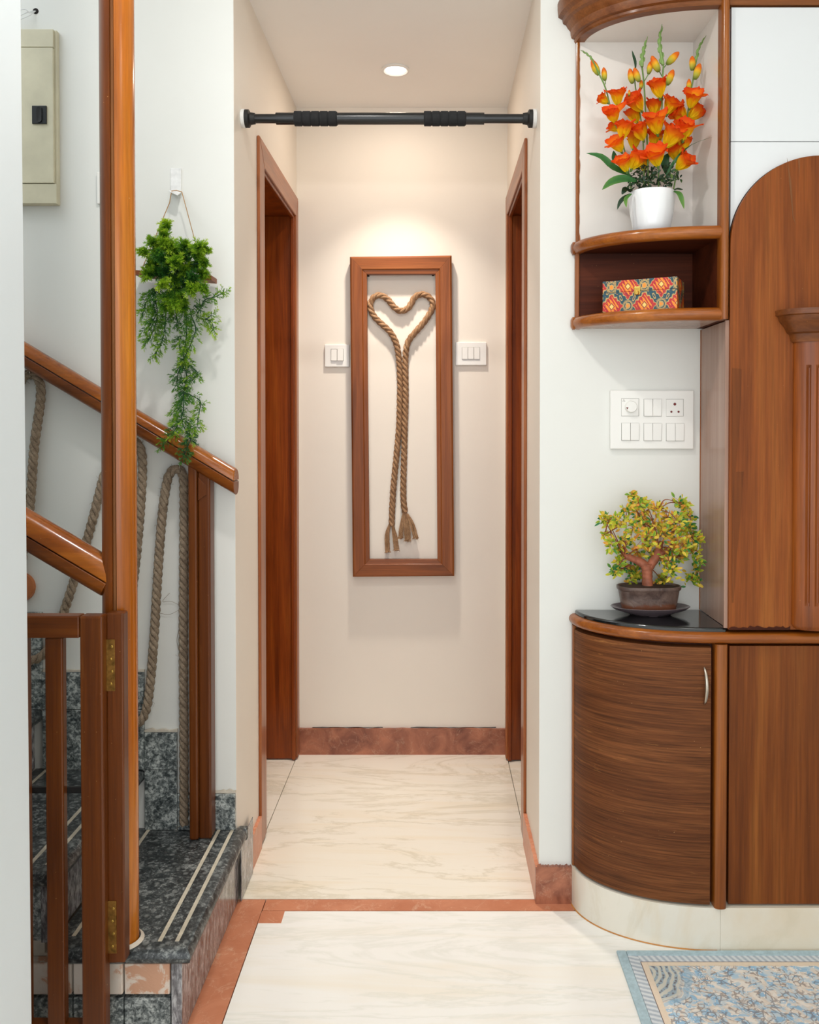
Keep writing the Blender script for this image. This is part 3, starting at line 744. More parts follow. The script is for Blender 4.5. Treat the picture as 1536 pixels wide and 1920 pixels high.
for x in (-1.05, -1.35):
    bm = NB(); zz = A.z + (Bp.z - A.z) * (x - A.x) / (Bp.x - A.x) - 0.02
    tube(bm, [(x, yr + 0.01, zz), (x, YF + 0.001, zz)], 0.008, 10); part('wall_bracket', bm, M['rail_dark'], t, smooth=40)
def zrail(x): return A.z + (Bp.z - A.z) * (x - A.x) / (Bp.x - A.x)
yq = YF - 0.032
for (a, b_, d0, d1, top) in ((354.5, 371.5, -0.036, 0.018, 860), (371.5, 394.5, -0.030, 0.018, 872)):
    x0, x1 = P(a, 1200, yq - 0.03).x, P(b_, 1200, yq - 0.03).x
    bm = NB(); prism(bm, [(x0, yq + d0, TZ[0] + 0.0006), (x1, yq + d0, TZ[0] + 0.0006), (x1, yq + d0, zrail(x1) - 0.026), (x0, yq + d0, zrail(x0) - 0.026)], (0, d1 - d0, 0))
    part('upright', bm, M['gate'], t, 0.005)
x0, x1 = P(372.5, 1000, yq - 0.03).x, P(388, 1000, yq - 0.03).x
bm = NB(); z1 = zrail(x1) - 0.045; prism(bm, [(x0, yq - 0.034, z1 - 0.045), (x1, yq - 0.034, z1 - 0.030), (x1, yq - 0.034, z1 - 0.006), (x0, yq - 0.034, z1 + 0.014)], (0, 0.006, 0)); part('corner_block', bm, M['gate'], t, 0.001)

yl = 1.728
A2, B2 = P(-120, 891, yl), P(211, 1087, yl)
t = thing('handrail', 'thick glossy handrail sloping down into the tall post, above the gate', 'handrail', (B2.x, yl, B2.z))
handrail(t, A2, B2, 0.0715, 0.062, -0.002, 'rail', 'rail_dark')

# ================================================================== LITTLE GATE WITH ITS HINGE POST
gy = 1.655
t = thing('gate', 'low wooden slatted gate at the foot of the stairs', 'gate', (P(120, 1500, gy).x, gy, 0.03))
gx = lambda px, py=1500: P(px, py, gy - 0.012).x
gz = lambda py: P(120, py, gy - 0.012).z
part('stile', B(gx(151.5), gx(195), gy - 0.014, gy + 0.016, 0.03, gz(1155)), M['gate'], t, 0.004)
part('stile', B(gx(-135), gx(-95), gy - 0.014, gy + 0.016, 0.03, gz(1155)), M['gate'], t, 0.004)
part('top_rail', B(gx(-95) + 0.0003, gx(151.5) - 0.0003, gy - 0.014, gy + 0.016, gz(1196.5), gz(1155)), M['gate_h'], t, 0.003)
part('bottom_rail', B(gx(-95) + 0.0003, gx(151.5) - 0.0003, gy - 0.014, gy + 0.016, 0.03, 0.074), M['gate_h'], t, 0.003)
for px in (84.5, 18, -48):
    part('slat', B(gx(px), gx(px + 33.5), gy - 0.010, gy + 0.010, 0.074, gz(1196.5)), M['gate'], t, 0.003)
part('cross_bar', B(gx(-95), gx(151.5), gy + 0.010, gy + 0.016, gz(1497), gz(1485)), M['rubber'], t, 0.0006, label='flat black cross bar behind the slats')
hx = lambda px: P(px, 1400, 1.662).x
hp_ = thing('hinge_post', 'short square wooden post fixed to the tall post, carrying the gate hinges', 'post', (hx(216), 1.675, PZ(216, 1805, 0.17).z))
zt, zb = P(216, 1150, 1.662).z, P(216, 1806, 1.662).z
part('upright', B(hx(200), hx(232), 1.662, 1.6905, zb, zt), M['gate'], hp_, 0.003)
for (py0, py1) in ((1199, 1296), (1690, 1788)):
    z0, z1 = P(200, py1, 1.66).z, P(200, py0, 1.66).z
    h = part('hinge', B(hx(200), hx(217), 1.6598, 1.6618, z0, z1), M['brass'], t, 0.0006, label='aged brass butt hinge')
    kx = hx(197)
    for k in range(5):
        a = z0 + (z1 - z0) * k / 5; b_ = a + (z1 - z0) / 5 - 0.0008
        bm = NB(); lathe(bm, [(0, a), (0.0036, a), (0.0036, b_), (0, b_)], (kx, 1.6585, 0), 12); part('knuckle', bm, M['brass'], h, smooth=40)
    for k in range(4):
        q = (hx(209.5 + (k % 2) * 2), 1.660, z0 + (z1 - z0) * (0.14 + 0.24 * k)); bm = NB()
        lathe(bm, [(0, -0.0009), (0.0022, -0.0007), (0.0028, 0.0), (0, 0.0)], q, 10, 'Y'); part('screw', bm, M['gold'], h, smooth=40)

# ================================================================== ROPE SWAGGED ALONG THE STAIR WALL
ry = YF - 0.016
S = lambda x, y: P(x, y, ry)
rpath = [S(345, 1546), S(345, 1400), S(344, 1200), S(345, 1000), S(345, 920), S(342, 888), S(331, 879), S(320, 886), S(313, 905), S(305, 960), S(297, 1060), S(290, 1180),
         S(282, 1280), S(273, 1335), S(258, 1356), S(240, 1345), S(232, 1300), S(240, 1180), S(256, 1040), S(265, 930), S(267, 865), S(262, 838), S(248, 826), S(230, 834), S(214, 856),
         S(196, 890), S(180, 950), S(164, 1010), S(140, 1085), S(119, 1150), S(95, 1210), S(68, 1236), S(40, 1232), S(28, 1190), S(40, 1060), S(56, 950), S(64, 840), S(76, 750), S(74, 716), S(62, 702),
         S(46, 706), S(30, 740), S(10, 830), S(-20, 940)]
path = catmull(rpath, 8)
t = thing('stair_rope', 'thick weathered rope swagged from hooks along the stair wall', 'rope', S(345, 1200))
rope(t, path, 0.0118, 0.056, M['rope_grey']); whiskers(t, path, 220, 0.014, M['rope_grey'], 0.011, 8)
for px, py in ((338, 878), (247, 828), (58, 701)):
    q = S(px, py); bm = NB(); n = 14
    tube(bm, [q + Vector((0.004 * math.cos(a), 0.014 * math.cos(a) * -1.0, 0.015 * math.sin(a))) for a in [PI * 1.9 * k / n for k in range(n + 1)]], 0.0014, 6)
    part('hook', bm, M['steel'], t, smooth=60, label='thin metal hook')
# fine loose threads beside the rope
bm = NB()
for pts in (((318, 1112), (305, 1128), (322, 1128), (346, 1140)), ((300, 1150), (318, 1152), (335, 1144), (346, 1138)), ((347, 1150), (333, 1190), (334, 1215), (346, 1240))):
    tube(bm, catmull([P(a, b_, YF - 0.004) for a, b_ in pts], 6), 0.0005, 4)
o = part('loose_threads', bm, M['rope_grey'], t); o['kind'] = 'stuff'

# round wooden disc on the wall, mostly hidden by the near wall
q = P(40, 1100, YF - 0.004)
bm = NB(); lathe(bm, [(0, 0.004), (0.036, 0.004), (0.039, -0.003), (0.036, -0.010), (0.020, -0.013), (0, -0.014)], q, 32, 'Y')
tag(part('wall_disc', bm, M['terracotta'], smooth=40), 'glossy brown round disc on the stair wall, peeking past the white wall edge', 'wall ornament')

# ================================================================== HANGING PLANTER
q = P(330, 338, YF)
t = thing('wall_bracket', 'small white painted hook plate holding the planter twine', 'wall hook', q)
a, b_ = P(320.5, 316, YF), P(340.5, 362, YF)
part('back_plate', B(a.x, b_.x, YF - 0.004, YF - 0.0002, b_.z, a.z), M['whiteplate'], t, 0.001)
a = P(320, 361, YF - 0.004); b_ = P(341, 361, YF - 0.004); c_ = P(333.5, 367, YF - 0.045); d_ = P(316, 359, YF - 0.045)
bm = NB(); prism(bm, [a, b_, c_, d_], (0, 0, 0.003)); part('hook_arm', bm, M['whiteplate'], t, 0.0006)
yt = YF - 0.035
t = thing('planter_shelf', 'thin wooden board hung on twine, behind the green fern', 'hanging shelf', P(330, 516, yt))
a, b_ = P(250, 506, yt - 0.035), P(396.5, 516, yt - 0.035)
bm = NB(); prism(bm, [(a.x, yt - 0.035, a.z), (b_.x, yt - 0.035, b_.z), (b_.x, yt - 0.035, b_.z - 0.0125), (a.x, yt - 0.035, a.z - 0.011)], (0, 0.055, 0)); part('board', bm, M['board'], t, 0.001)
for pts in (((322, 358), (318, 380), (268, 500), (264, 512)), ((341, 360), (346, 378), (370, 468), (388, 519))):
    bm = NB(); tube(bm, [P(a_, b__, yt - 0.008) for a_, b__ in pts], 0.0011, 6); part('twine', bm, M['twine'], t, smooth=60)
bm = NB(); tube(bm, [P(322, 358, yt - 0.008), P(331, 357, yt - 0.012), P(341, 360, yt - 0.008)], 0.0011, 6); part('twine', bm, M['twine'], t, smooth=60)

# fern: sprays of forked needles
FR = random.Random(21)
fern_bm = NB(); fern_t = []
def needle(p, d, L, w_, t0, t1, droop=0.25):
    """thin curved blade with three forked tips"""
    d = d.normalized(); side = d.cross(Vector((FR.uniform(-1, 1), FR.uniform(-1, 1), FR.uniform(-1, 1)))).normalized()
    bend = Vector((0, 0, -droop)); pts = [p, p + d * L * 0.5 + bend * L * 0.12, p + d * L + bend * L * 0.4]
    def strip(q, ws, ts):
        vs = []
        for i, (pp, ww) in enumerate(zip(q, ws)):
            vs.append((fern_bm.verts.new(pp - side * ww), fern_bm.verts.new(pp + side * ww))); fern_t.extend([ts[i]] * 2)
        for a, b in zip(vs, vs[1:]): fern_bm.faces.new((a[0], a[1], b[1], b[0]))
    strip(pts, (w_ * 0.7, w_, w_ * 0.5), (t0, (t0 + t1) / 2, t1))
    mid = pts[1]
    for sg in (-1, 1):
        e = (d + side * sg * 0.85 + Vector((0, -0.15, 0.1))).normalized(); strip([mid, mid + e * L * 0.32, mid + e * L * 0.5], (w_ * 0.8, w_ * 0.7, w_ * 0.3), ((t0 + t1) / 2, t1, min(1, t1 + 0.08)))
def spray(p, d, L, n, tip, spread=1.0, nl=0.014, base=0.12):
    p = Vector(p); d = Vector(d).normalized()
    for i in range(n):
        t_ = (i + 0.5) / n; r_ = Vector((FR.uniform(-1, 1), FR.uniform(-1, 0.6), FR.uniform(-1, 1)))
        r_ = (r_ - d * r_.dot(d)).normalized()
        dd = d * (0.35 + 0.7 * t_) + r_ * spread * (1.05 - 0.5 * t_)
        tt = base + (tip - base) * (0.25 + 0.75 * t_)
        needle(p + d * L * t_, dd, nl * FR.uniform(0.75, 1.15), 0.00105, max(0, tt - 0.25), min(1, tt + FR.uniform(-0.08, 0.1)))
K8 = lambda x, y, Y: P(240 + x / 3.31, 300 + y / 3.31, Y)
stems = []
hub = K8(300, 700, YF - 0.075)
heads = [(240, 425, 40, .95), (225, 475, 36, .8), (265, 545, 50, .9), (160, 520, 36, .65), (110, 570, 40, .85), (345, 545, 44, .7), (375, 580, 40, .6), (440, 545, 46, .85), (475, 560, 36, .8), (300, 640, 52, .85), (210, 610, 46, .45), (160, 640, 40, .4),
         (140, 710, 44, .8), (220, 765, 54, .95), (190, 700, 40, .4), (380, 660, 52, .4), (330, 720, 50, .45), (430, 640, 46, .55), (450, 700, 44, .75), (300, 800, 52, .6), (290, 880, 50, .8), (330, 850, 50, .75), (390, 800, 48, .85), (260, 830, 50, .55),
         (360, 770, 48, .3), (250, 700, 50, .3), (345, 900, 42, .6), (240, 900, 40, .6), (420, 780, 40, .6), (270, 600, 44, .4), (340, 620, 44, .4), (470, 790, 32, .7), (400, 730, 46, .35), (185, 575, 40, .7), (225, 530, 42, .85), (310, 590, 42, .6), (180, 655, 44, .75), (420, 595, 44, .8), (250, 650, 44, .8), (355, 680, 46, .75), (290, 740, 46, .7), (470, 640, 36, .7)]
for (x, y, s, tip) in heads:
    n_ = 4 if s < 42 else 5
    Yh = YF - 0.075 - 0.055 * FR.random() - (0.02 if tip > 0.8 else 0)
    c0 = K8(x, y, Yh); base = hub + (c0 - hub) * 0.25; stems.append([hub, base + Vector((0, -0.01, 0.012)), c0])
    sc = s / 3.31 / 735 * 1.25
    for k in range(n_ + 5):
        out = (c0 - hub); out = out.normalized() if out.length > 0.01 else Vector((0, -1, 0))
        dd = Vector((FR.uniform(-1, 1), FR.uniform(-1.0, 0.2), FR.uniform(-0.9, 1))) + out * 0.7
        spray(c0 - dd.normalized() * sc * 0.2, dd, sc * 1.0, 22, tip, 1.0, 0.0145 if s > 40 else 0.0125)
strands = [([(180, 780), (170, 850), (182, 950), (165, 1040), (120, 1130)], .45, .7), ([(165, 800), (115, 880), (90, 960)], .5, .8), ([(220, 820), (232, 940), (228, 1050), (205, 1140), (165, 1205)], .5, .8), ([(182, 950), (140, 1020), (110, 1050)], .5, .75),
           ([(290, 900), (300, 960), (310, 1010)], .4, .5), ([(355, 900), (362, 1000), (362, 1100), (345, 1200), (350, 1240)], .45, .8), ([(390, 960), (420, 1040), (400, 1120), (360, 1210)], .6, .9), ([(330, 1090), (318, 1150), (330, 1220)], .5, .8),
           ([(350, 1230), (360, 1300), (362, 1380), (345, 1440)], .3, .5), ([(350, 1240), (400, 1290), (430, 1320), (400, 1370)], .5, .75), ([(340, 1260), (310, 1330), (305, 1400), (330, 1430)], .35, .6),
           ([(345, 1440), (335, 1500), (300, 1570), (285, 1600)], .4, .75), ([(345, 1440), (410, 1470), (450, 1500), (440, 1580), (430, 1650)], .6, .9), ([(345, 1440), (345, 1540), (330, 1610), (350, 1660), (380, 1710)], .4, .8),
           ([(335, 1600), (300, 1660), (280, 1690)], .7, .95), ([(320, 1660), (260, 1720), (215, 1770)], .2, .55), ([(380, 1690), (385, 1740), (360, 1800), (345, 1835)], .1, .4),
           ([(410, 900), (445, 930), (475, 870), (540, 850), (590, 825)], .4, .8), ([(440, 930), (430, 970), (480, 990), (520, 960)], .75, .95), ([(480, 985), (520, 1010), (535, 1060)], .8, .98), ([(360, 1620), (390, 1650), (380, 1690)], .5, .8)]
for si, (pts, t0, t1) in enumerate(strands):
    ys = YF - 0.070 + (0.02 if si > 6 else 0.0) - 0.02 * FR.random()
    if si in (15, 16, 13, 14, 20): ys = YF - 0.105
    c0 = catmull([K8(x, y, ys + FR.uniform(-0.008, 0.008)) for x, y in pts], 6); stems.append(c0)
    c1 = resample(c0, 0.0062)
    for i, p in enumerate(c1):
        s = i / max(1, len(c1) - 1); tng = (c1[min(i + 1, len(c1) - 1)] - c1[max(i - 1, 0)]).normalized()
        for sg in range(2 if si not in (0, 1, 2) else 3):
            rd = Vector((FR.uniform(-1, 1), FR.uniform(-1, 0.5), FR.uniform(-1, 1))); rd = (rd - tng * rd.dot(tng)).normalized()
            tip = t0 + (t1 - t0) * s
            spray(p, rd + tng * 0.65, 0.018, 5, tip, 0.75, 0.0118, tip * 0.35)
    spray(c1[-1], tng, 0.022, 14, t1, 1.0, 0.0115)
t = thing('hanging_fern', 'bushy green artificial trailing fern hanging in front of the handrail end', 'hanging plant', hub)
tv = list(fern_t)
fern_bm.verts.index_update()
o = part('foliage', fern_bm, M['fern'], t); o['kind'] = 'stuff'
at = o.data.attributes.new('tint', 'FLOAT', 'POINT'); at.data.foreach_set('value', tv)
bm = NB()
for s in stems: tube(bm, s, 0.0013, 5)
tube(bm, [hub + Vector((0, 0.06, 0.0)), hub + Vector((0, 0.03, 0.012)), hub], 0.006, 8)
part('stems', bm, M['fern_stem'], t, smooth=60)

# ================================================================== WALL UNIT ON THE RIGHT
XL, XR = 0.362, 0.676
YC = PZ(1300, 1780, 0).y
EA, EB = XR - XL, YF - YC
def arc(t_, o=0.0, a=EA, b=EB):
    """point on the quarter-ellipse front of the rounded end, pushed outwards by o; t_=0 at the wall"""
    x, y = XR - a * math.cos(t_), YF - b * math.sin(t_)
    n = Vector((-math.cos(t_) / a, -math.sin(t_) / b, 0)).normalized()
    return Vector((x, min(y + n.y * o, YF - 0.0005), 0)) + Vector((n.x * o, 0, 0))
def arc_sweep(name, prof, mt, parent, t0=0.0, t1=PI / 2, n=36, a=EA, b=EB, smooth=40, bevel=0, ext=None, **kw):
    rr = []
    for k in range(n + 1):
        t_ = t0 + (t1 - t0) * k / n
        rr.append([arc(t_, o, a, b) + Vector((0, 0, z)) for o, z in prof])
    if ext:   # carry the moulding straight on along +X
        rr.append([p + Vector((ext, 0, 0)) for p in rr[-1]])
    bm = NB(); rings(bm, rr); return part(name, bm, mt, parent, bevel, smooth=smooth, **kw)
def quarter(name, z0, z1, mt, parent, o=0.0, n=30, **kw):
    pts = [arc(PI / 2 * k / n, o) for k in range(n + 1)] + [Vector((XR, YF - 0.0005, 0))]
    bm = NB(); prism(bm, [Vector((p.x, p.y, z0)) for p in pts], (0, 0, z1 - z0)); return part(name, bm, mt, parent, **kw)
def bull(z0, z1, o_in=-0.012, o_out=0.010, n=8):
    r = (z1 - z0) / 2; zc = (z0 + z1) / 2
    return [(o_in, z0), (o_out - r, z0)] + [(o_out - r + r * math.cos(a), zc + r * math.sin(a)) for a in [-PI / 2 + PI * k / n for k in range(1, n)]] + [(o_out - r, z1), (o_in, z1)]
UX = 1.62                                     # the unit runs on to the right, past the frame

# --- rounded base cabinet
t = thing('corner_cabinet', 'rounded wooden end cabinet with weathered curved door on a pale plinth', 'cabinet', (XR - 0.1, YF - 0.1, 0))
quarter('carcass', 0.104, 0.728, M['niche_dark'], t, -0.020)
arc_sweep('plinth', [(-0.02, 0.0), (0.006, 0.0), (0.006, 0.102), (-0.02, 0.102)], M['plinth'], t, 0.0, PI / 2)
dr = arc_sweep('curved_door', [(-0.018, 0.108), (0.002, 0.108), (0.003, 0.112), (0.003, 0.719), (-0.018, 0.721)], M['curved'], t, 0.035, PI / 2 - 0.075, 44)
# black shadow gap along the foot of the door is only the recess between door and plinth
part('wall_strip', B(XL - 0.006, XL + 0.004, YF - 0.018, YF - 0.0005, 0.103, 0.7285), M['trim_v'], t, 0.003)
x0, x1 = P(1341, 1450, YC - 0.008).x, P(1364, 1450, YC - 0.008).x
bm = NB(); n = 10; pts = [Vector(((x0 + x1) / 2 + (x1 - x0) / 2 * math.cos(a), YC - 0.002 - 0.011 * math.sin(a) ** 0.7 if math.sin(a) > 1e-6 else YC - 0.002, 0.1026)) for a in [PI * k / n for k in range(n + 1)]]
pts = [Vector((x1, YC + 0.02, 0.1026))] + pts + [Vector((x0, YC + 0.02, 0.1026))]
prism(bm, pts, (0, 0, 0.6258)); part('corner_stile', bm, M['trim_v'], t, smooth=40)
# bow handle
q0, q1 = P(1321, 1252, YC), P(1321, 1320, YC); yh = arc(math.acos(max(-1, min(1, (XR - q0.x) / EA)))).y
bm = NB(); hp = [Vector((q0.x, yh - 0.001 - 0.020 * math.sin(PI * k / 14) ** 0.6, q0.z + (q1.z - q0.z) * k / 14)) for k in range(15)]
tube(bm, hp, [0.0034 + 0.0012 * math.sin(PI * k / 14) for k in range(15)], 10); part('bow_handle', bm, M['steel'], dr, smooth=60, label='slim nickel bow handle')

sealm = plain('orange_sealant', (196, 134, 66), 0.6, var=0.2, scale=60)
arc_sweep('sealant_line', [(0.004, 0.0003), (0.0085, 0.0003), (0.004, 0.004)], sealm, t, 0.0, PI / 2 - 0.02)
# --- worktop
t = thing('worktop', 'polished black stone top with rounded wooden edge on the end cabinet', 'worktop', (XR - 0.1, YF - 0.1, 0.73))
bm = NB(); pts = [arc(PI / 2 * k / 36, -0.002) for k in range(37)] + [Vector((XR + 0.0145, YC + 0.002, 0)), Vector((XR + 0.0145, YF - 0.0005, 0)), ]
prism(bm, [Vector((p.x, p.y, 0.749)) for p in pts], (0, 0, 0.016)); part('stone_slab', bm, M['black'], t, 0.004, smooth=40)
arc_sweep('edge_moulding', bull(0.729, 0.7555, -0.02, 0.013), M['trim'], t, 0.0, PI / 2, 40, ext=UX - XR)
part('substrate', B(XR + 0.016, UX, YC + 0.012, YF - 0.001, 0.729, 0.752), M['trim'], t)

# --- flat base cabinet to the right
yf = YC + 0.002
t = thing('base_cabinet', 'flat-fronted wooden base cabinet at the right edge, above the rug', 'cabinet', (1.15, YF - 0.1, 0))
part('carcass', B(0.705, UX, YC + 0.024, YF - 0.001, 0.104, 0.7285), M['niche_dark'], t)
part('plinth', B(XR + 0.0006, UX, YC - 0.006, YC + 0.06, 0.0, 0.102), M['plinth'], t, 0.001)
xd0 = P(1367, 1450, yf).x; xd1 = xd0 + 0.43
part('flat_door', B(xd0, xd1, yf, yf + 0.019, 0.107, P(1450, 1211, yf).z), M['flat'], t, 0.0012)
part('flat_door', B(xd1 + 0.003, UX, yf, yf + 0.019, 0.107, P(1450, 1211, yf).z), M['flat'], t, 0.0012)

# --- rounded open display shelf above
zs0, zs1 = P(1340, 600, YC).z, P(1340, 576, YC).z
zu0, zu1 = P(1340, 446, YC).z, P(1340, 422, YC).z
ZN = P(1298, 82, YF).z
t = thing('display_shelf', 'rounded two-tier wooden display shelf with white upper niche', 'shelf', (XR - 0.1, YF - 0.1, zs0))
xi = P(1298, 250, YF).x
quarter('lower_shelf_board', zs0 + 0.002, zs1 - 0.001, M['laminate'], t, -0.010)
arc_sweep('lower_shelf_edge', bull(zs0, zs1, -0.012, 0.010), M['trim'], t, 0.0, PI / 2, 40)
quarter('upper_shelf_board', zu0 + 0.002, zu1 - 0.001, M['niche_dark'], t, -0.010)
arc_sweep('upper_shelf_edge', bull(zu0, zu1, -0.012, 0.010), M['trim'], t, 0.0, PI / 2, 40)
for z0, z1 in ((zs0, zs1), (zu0, zu1)):
    bm = NB(); zc = (z0 + z1) / 2; lathe(bm, [(0, -0.007), (0.010, -0.007), (0.0165, -0.003), (0.0165, 0.003), (0.010, 0.005), (0, 0.005)], (XL - 0.004, YF - 0.0085, zc), 18, 'X'); part('edge_rosette', bm, M['trim'], t, smooth=40)
part('lower_back_panel', B(XL + 0.010, xi, YF - 0.008, YF - 0.0005, zs1 - 0.001, zu0 + 0.002), M['niche_dark'], t)
bm = NB(); prism(bm, [(xi, YF - 0.0005, zs1 - 0.001), (XR - 0.0005, YF - 0.0005, zs1 - 0.001), (XR - 0.0005, YC + 0.006, zs1 - 0.001), (XR - 0.006, YC + 0.006, zs1 - 0.001)], (0, 0, zu0 + 0.002 - (zs1 - 0.001))); part('lower_side_panel', bm, M['niche_dark'], t)
part('upper_back_panel', B(XL + 0.010, xi, YF - 0.008, YF - 0.0005, zu1 - 0.001, ZN), M['niche_white'], t)
bm = NB(); prism(bm, [(xi, YF - 0.0005, zu1 - 0.001), (XR - 0.0005, YF - 0.0005, zu1 - 0.001), (XR - 0.0005, YC + 0.006, zu1 - 0.001), (XR - 0.006, YC + 0.006, zu1 - 0.001)], (0, 0, ZN - (zu1 - 0.001))); part('upper_side_panel', bm, M['niche_white'], t)
quarter('niche_top_panel', ZN, ZN + 0.012, M['niche_white'], t, -0.0225)
part('wall_strip', B(XL - 0.001, XL + 0.010, YF - 0.014, YF - 0.0005, zs1 - 0.004, zu0 + 0.006), M['trim_v'], t, 0.002)
part('wall_strip', B(XL + 0.001, XL + 0.008, YF - 0.012, YF - 0.0005, zu1 - 0.006, ZN), M['trim_v'], t, 0.002)
# brown varnish that ran past the strip
bm = NB(); rr = random.Random(4); zz = zu1
L_, R_ = [], []
for k in range(60):
    z = zu1 + (ZN - zu1) * k / 59; wv = 0.0105 + 0.007 * max(0, mnoise.noise(Vector((k * 0.19, 1.7, 0)))) + rr.uniform(-0.0008, 0.0008)
    L_.append((XL + 0.006, YF - 0.0086, z)); R_.append((XL + wv, YF - 0.0086, z))
prism(bm, L_ + R_[::-1], (0, -0.0004, 0)); part('varnish_run', bm, M['trim_v'], t)
x0, x1 = P(1353, 300, YC - 0.008).x, P(1368.5, 300, YC - 0.008).x
bm = NB(); n = 10; pts = [Vector(((x0 + x1) / 2 + (x1 - x0) / 2 * math.cos(a), YC - 0.001 - (0.012 * math.sin(a) ** 0.7 if math.sin(a) > 1e-6 else 0), zs0 + 0.001)) for a in [PI * k / n for k in range(n + 1)]]
pts = [Vector((x1, YC + 0.02, zs0 + 0.001))] + pts + [Vector((x0, YC + 0.02, zs0 + 0.001))]
prism(bm, pts, (0, 0, 2.30 - zs0)); part('front_post', bm, M['trim_v'], t, smooth=40)
cp = [(-0.022, 0.0), (0.000, 0.0), (0.003, 0.004), (0.003, 0.010), (0.010, 0.013), (0.012, 0.020), (0.013, 0.030), (0.020, 0.038), (0.024, 0.046), (0.032, 0.050), (0.034, 0.060), (0.044, 0.066), (0.046, 0.085), (0.046, 0.10), (-0.022, 0.10)]
arc_sweep('cornice', [(o, ZN + z) for o, z in cp], M['cornice'], t, 0.0, PI / 2, 48, ext=UX - XR, smooth=25)
quarter('cornice_lid', ZN + 0.0985, ZN + 0.106, M['cornice'], t, 0.03)

# --- overhead white cupboards
yo = YC + 0.004
zm = P(1450, 265.5, yo).z; zt = P(1450, 5, yo).z
t = thing('wall_cupboard', 'glossy white laminate cupboard fronts above the arched door', 'cupboard', (1.15, YF - 0.1, 1.6))
xo0 = P(1371, 200, yo).x
part('carcass', B(XR + 0.001, UX, yo + 0.02, YF - 0.001, 1.493, ZN - 0.001), M['niche_dark'], t)
part('front_panel', B(xo0, UX, yo, yo + 0.019, zm + 0.0008, ZN - 0.004), M['white_lam'], t, 0.0006)
zp = 1.50
part('front_panel', B(xo0, UX, yo, yo + 0.019, zp, zm - 0.0008), M['white_lam'], t, 0.0006)

# --- tall arched door with a fluted half column
ya = YC - 0.010
t = thing('arched_door', 'tall arched wooden cabinet door with a fluted half column', 'cabinet door', (0.906, YC, 0.757))
ar = P(1540, 291, ya); ax = ar.x; arad = ax - P(1369, 700, ya).x; zsp = ar.z - arad
zb = P(1420, 1181, ya).z
pts = [Vector((ax - arad, ya, zb))] + [Vector((ax - arad * math.cos(a), ya, zsp + arad * math.sin(a))) for a in [PI * k / 40 for k in range(41)]] + [Vector((ax + arad, ya, zb))]
bm = NB(); prism(bm, pts[::-1], (0, 0.0125, 0)); part('door_panel', bm, M['arch'], t, 0.0015)
# dark shadow line round the arch: shade painted as a near-black sheet
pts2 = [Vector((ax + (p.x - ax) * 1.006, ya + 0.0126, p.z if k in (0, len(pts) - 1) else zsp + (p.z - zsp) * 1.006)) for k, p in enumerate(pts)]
bm = NB(); prism(bm, pts2[::-1], (0, 0.0012, 0)); part('arch_shadow_line', bm, M['gap'], t)
part('body', B(ax - arad + 0.02, ax + arad, yo + 0.0003, YF - 0.002, zb + 0.002, 1.492), M['niche_dark'], t)
# column: half-round shaft with four stopped flutes, moulded capital, rounded foot
cr = 0.0625; n = 40; zc0, zc1 = P(1500, 1183, ya - 0.02).z, P(1500, 632, ya - 0.02).z
fl = [PI / 2 + s for s in (0.62, 0.24, -0.24, -0.62)]
def shaft(fluted):
    out = []
    for k in range(n + 1):
        a = PI * k / n; d = 0.0
        if fluted:
            for f_ in fl:
                e = abs(a - f_)
                if e < 0.095: d = max(d, 0.006 * math.sqrt(1 - (e / 0.095) ** 2))
        out.append((ax - (cr - d) * math.cos(a), ya - 0.001 - (0.030 - d) * math.sin(a)))
    return out + [(ax + cr, ya - 0.0002), (ax - cr, ya - 0.0002)]
zf0, zf1 = P(1500, 1135, ya - 0.02).z, P(1500, 685, ya - 0.02).z; n = 120
lv = [(zc0 + 0.0, False, 0.80), (zc0 + 0.004, False, 0.92), (zc0 + 0.012, False, 1.0), (zf0 - 0.001, False, 1), (zf0 + 0.006, True, 1), (zf1 - 0.006, True, 1), (zf1 + 0.001, False, 1), (zc1, False, 1)]
bm = NB(); rings(bm, [[Vector((ax + (x - ax) * k, ya + (y - ya) * k, z)) for x, y in shaft(f_)] for z, f_, k in lv]); part('column_shaft', bm, M['column'], t, smooth=30)
n = 32; bm = NB()
zk = lambda py: P(1500, py, ya - 0.03).z
caps = [(zk(640), 0.066), (zk(632), 0.070), (zk(625), 0.072), (zk(622), 0.078), (zk(612), 0.084), (zk(604), 0.092), (zk(600), 0.096), (zk(592), 0.099), (zk(590), 0.104), (zk(580), 0.1045)]
rings(bm, [[Vector((ax - r * math.cos(PI * k / n), ya - 0.0005 - (r - 0.034) * math.sin(PI * k / n) ** 0.8 if 0 < k < n else ya - 0.0005, z)) for k in range(n + 1)] for z, r in caps]); part('capital', bm, M['cornice'], t, smooth=25)
# side return: brown laminate strip between wall and door, with a narrow front stile
part('side_return', B(P(1313, 900, YF).x, P(1313, 900, YF).x + 0.012, YC + 0.004, YF - 0.0005, 0.7655, zs0 - 0.0005), M['laminate'], t, 0.0006)
x0 = P(1357, 900, YC).x; part('front_stile', B(x0 + 0.002, P(1371, 900, YC).x, YC - 0.002, YC + 0.004, 0.7655, zs0 - 0.0005), M['laminate'], t, 0.0012)
x0 = P(1313, 900, YF).x; part('edge_strip', B(x0 - 0.0015, x0, YF - 0.0025, YF - 0.0005, 0.7655, zs0 - 0.001), M['trim_v'], t)
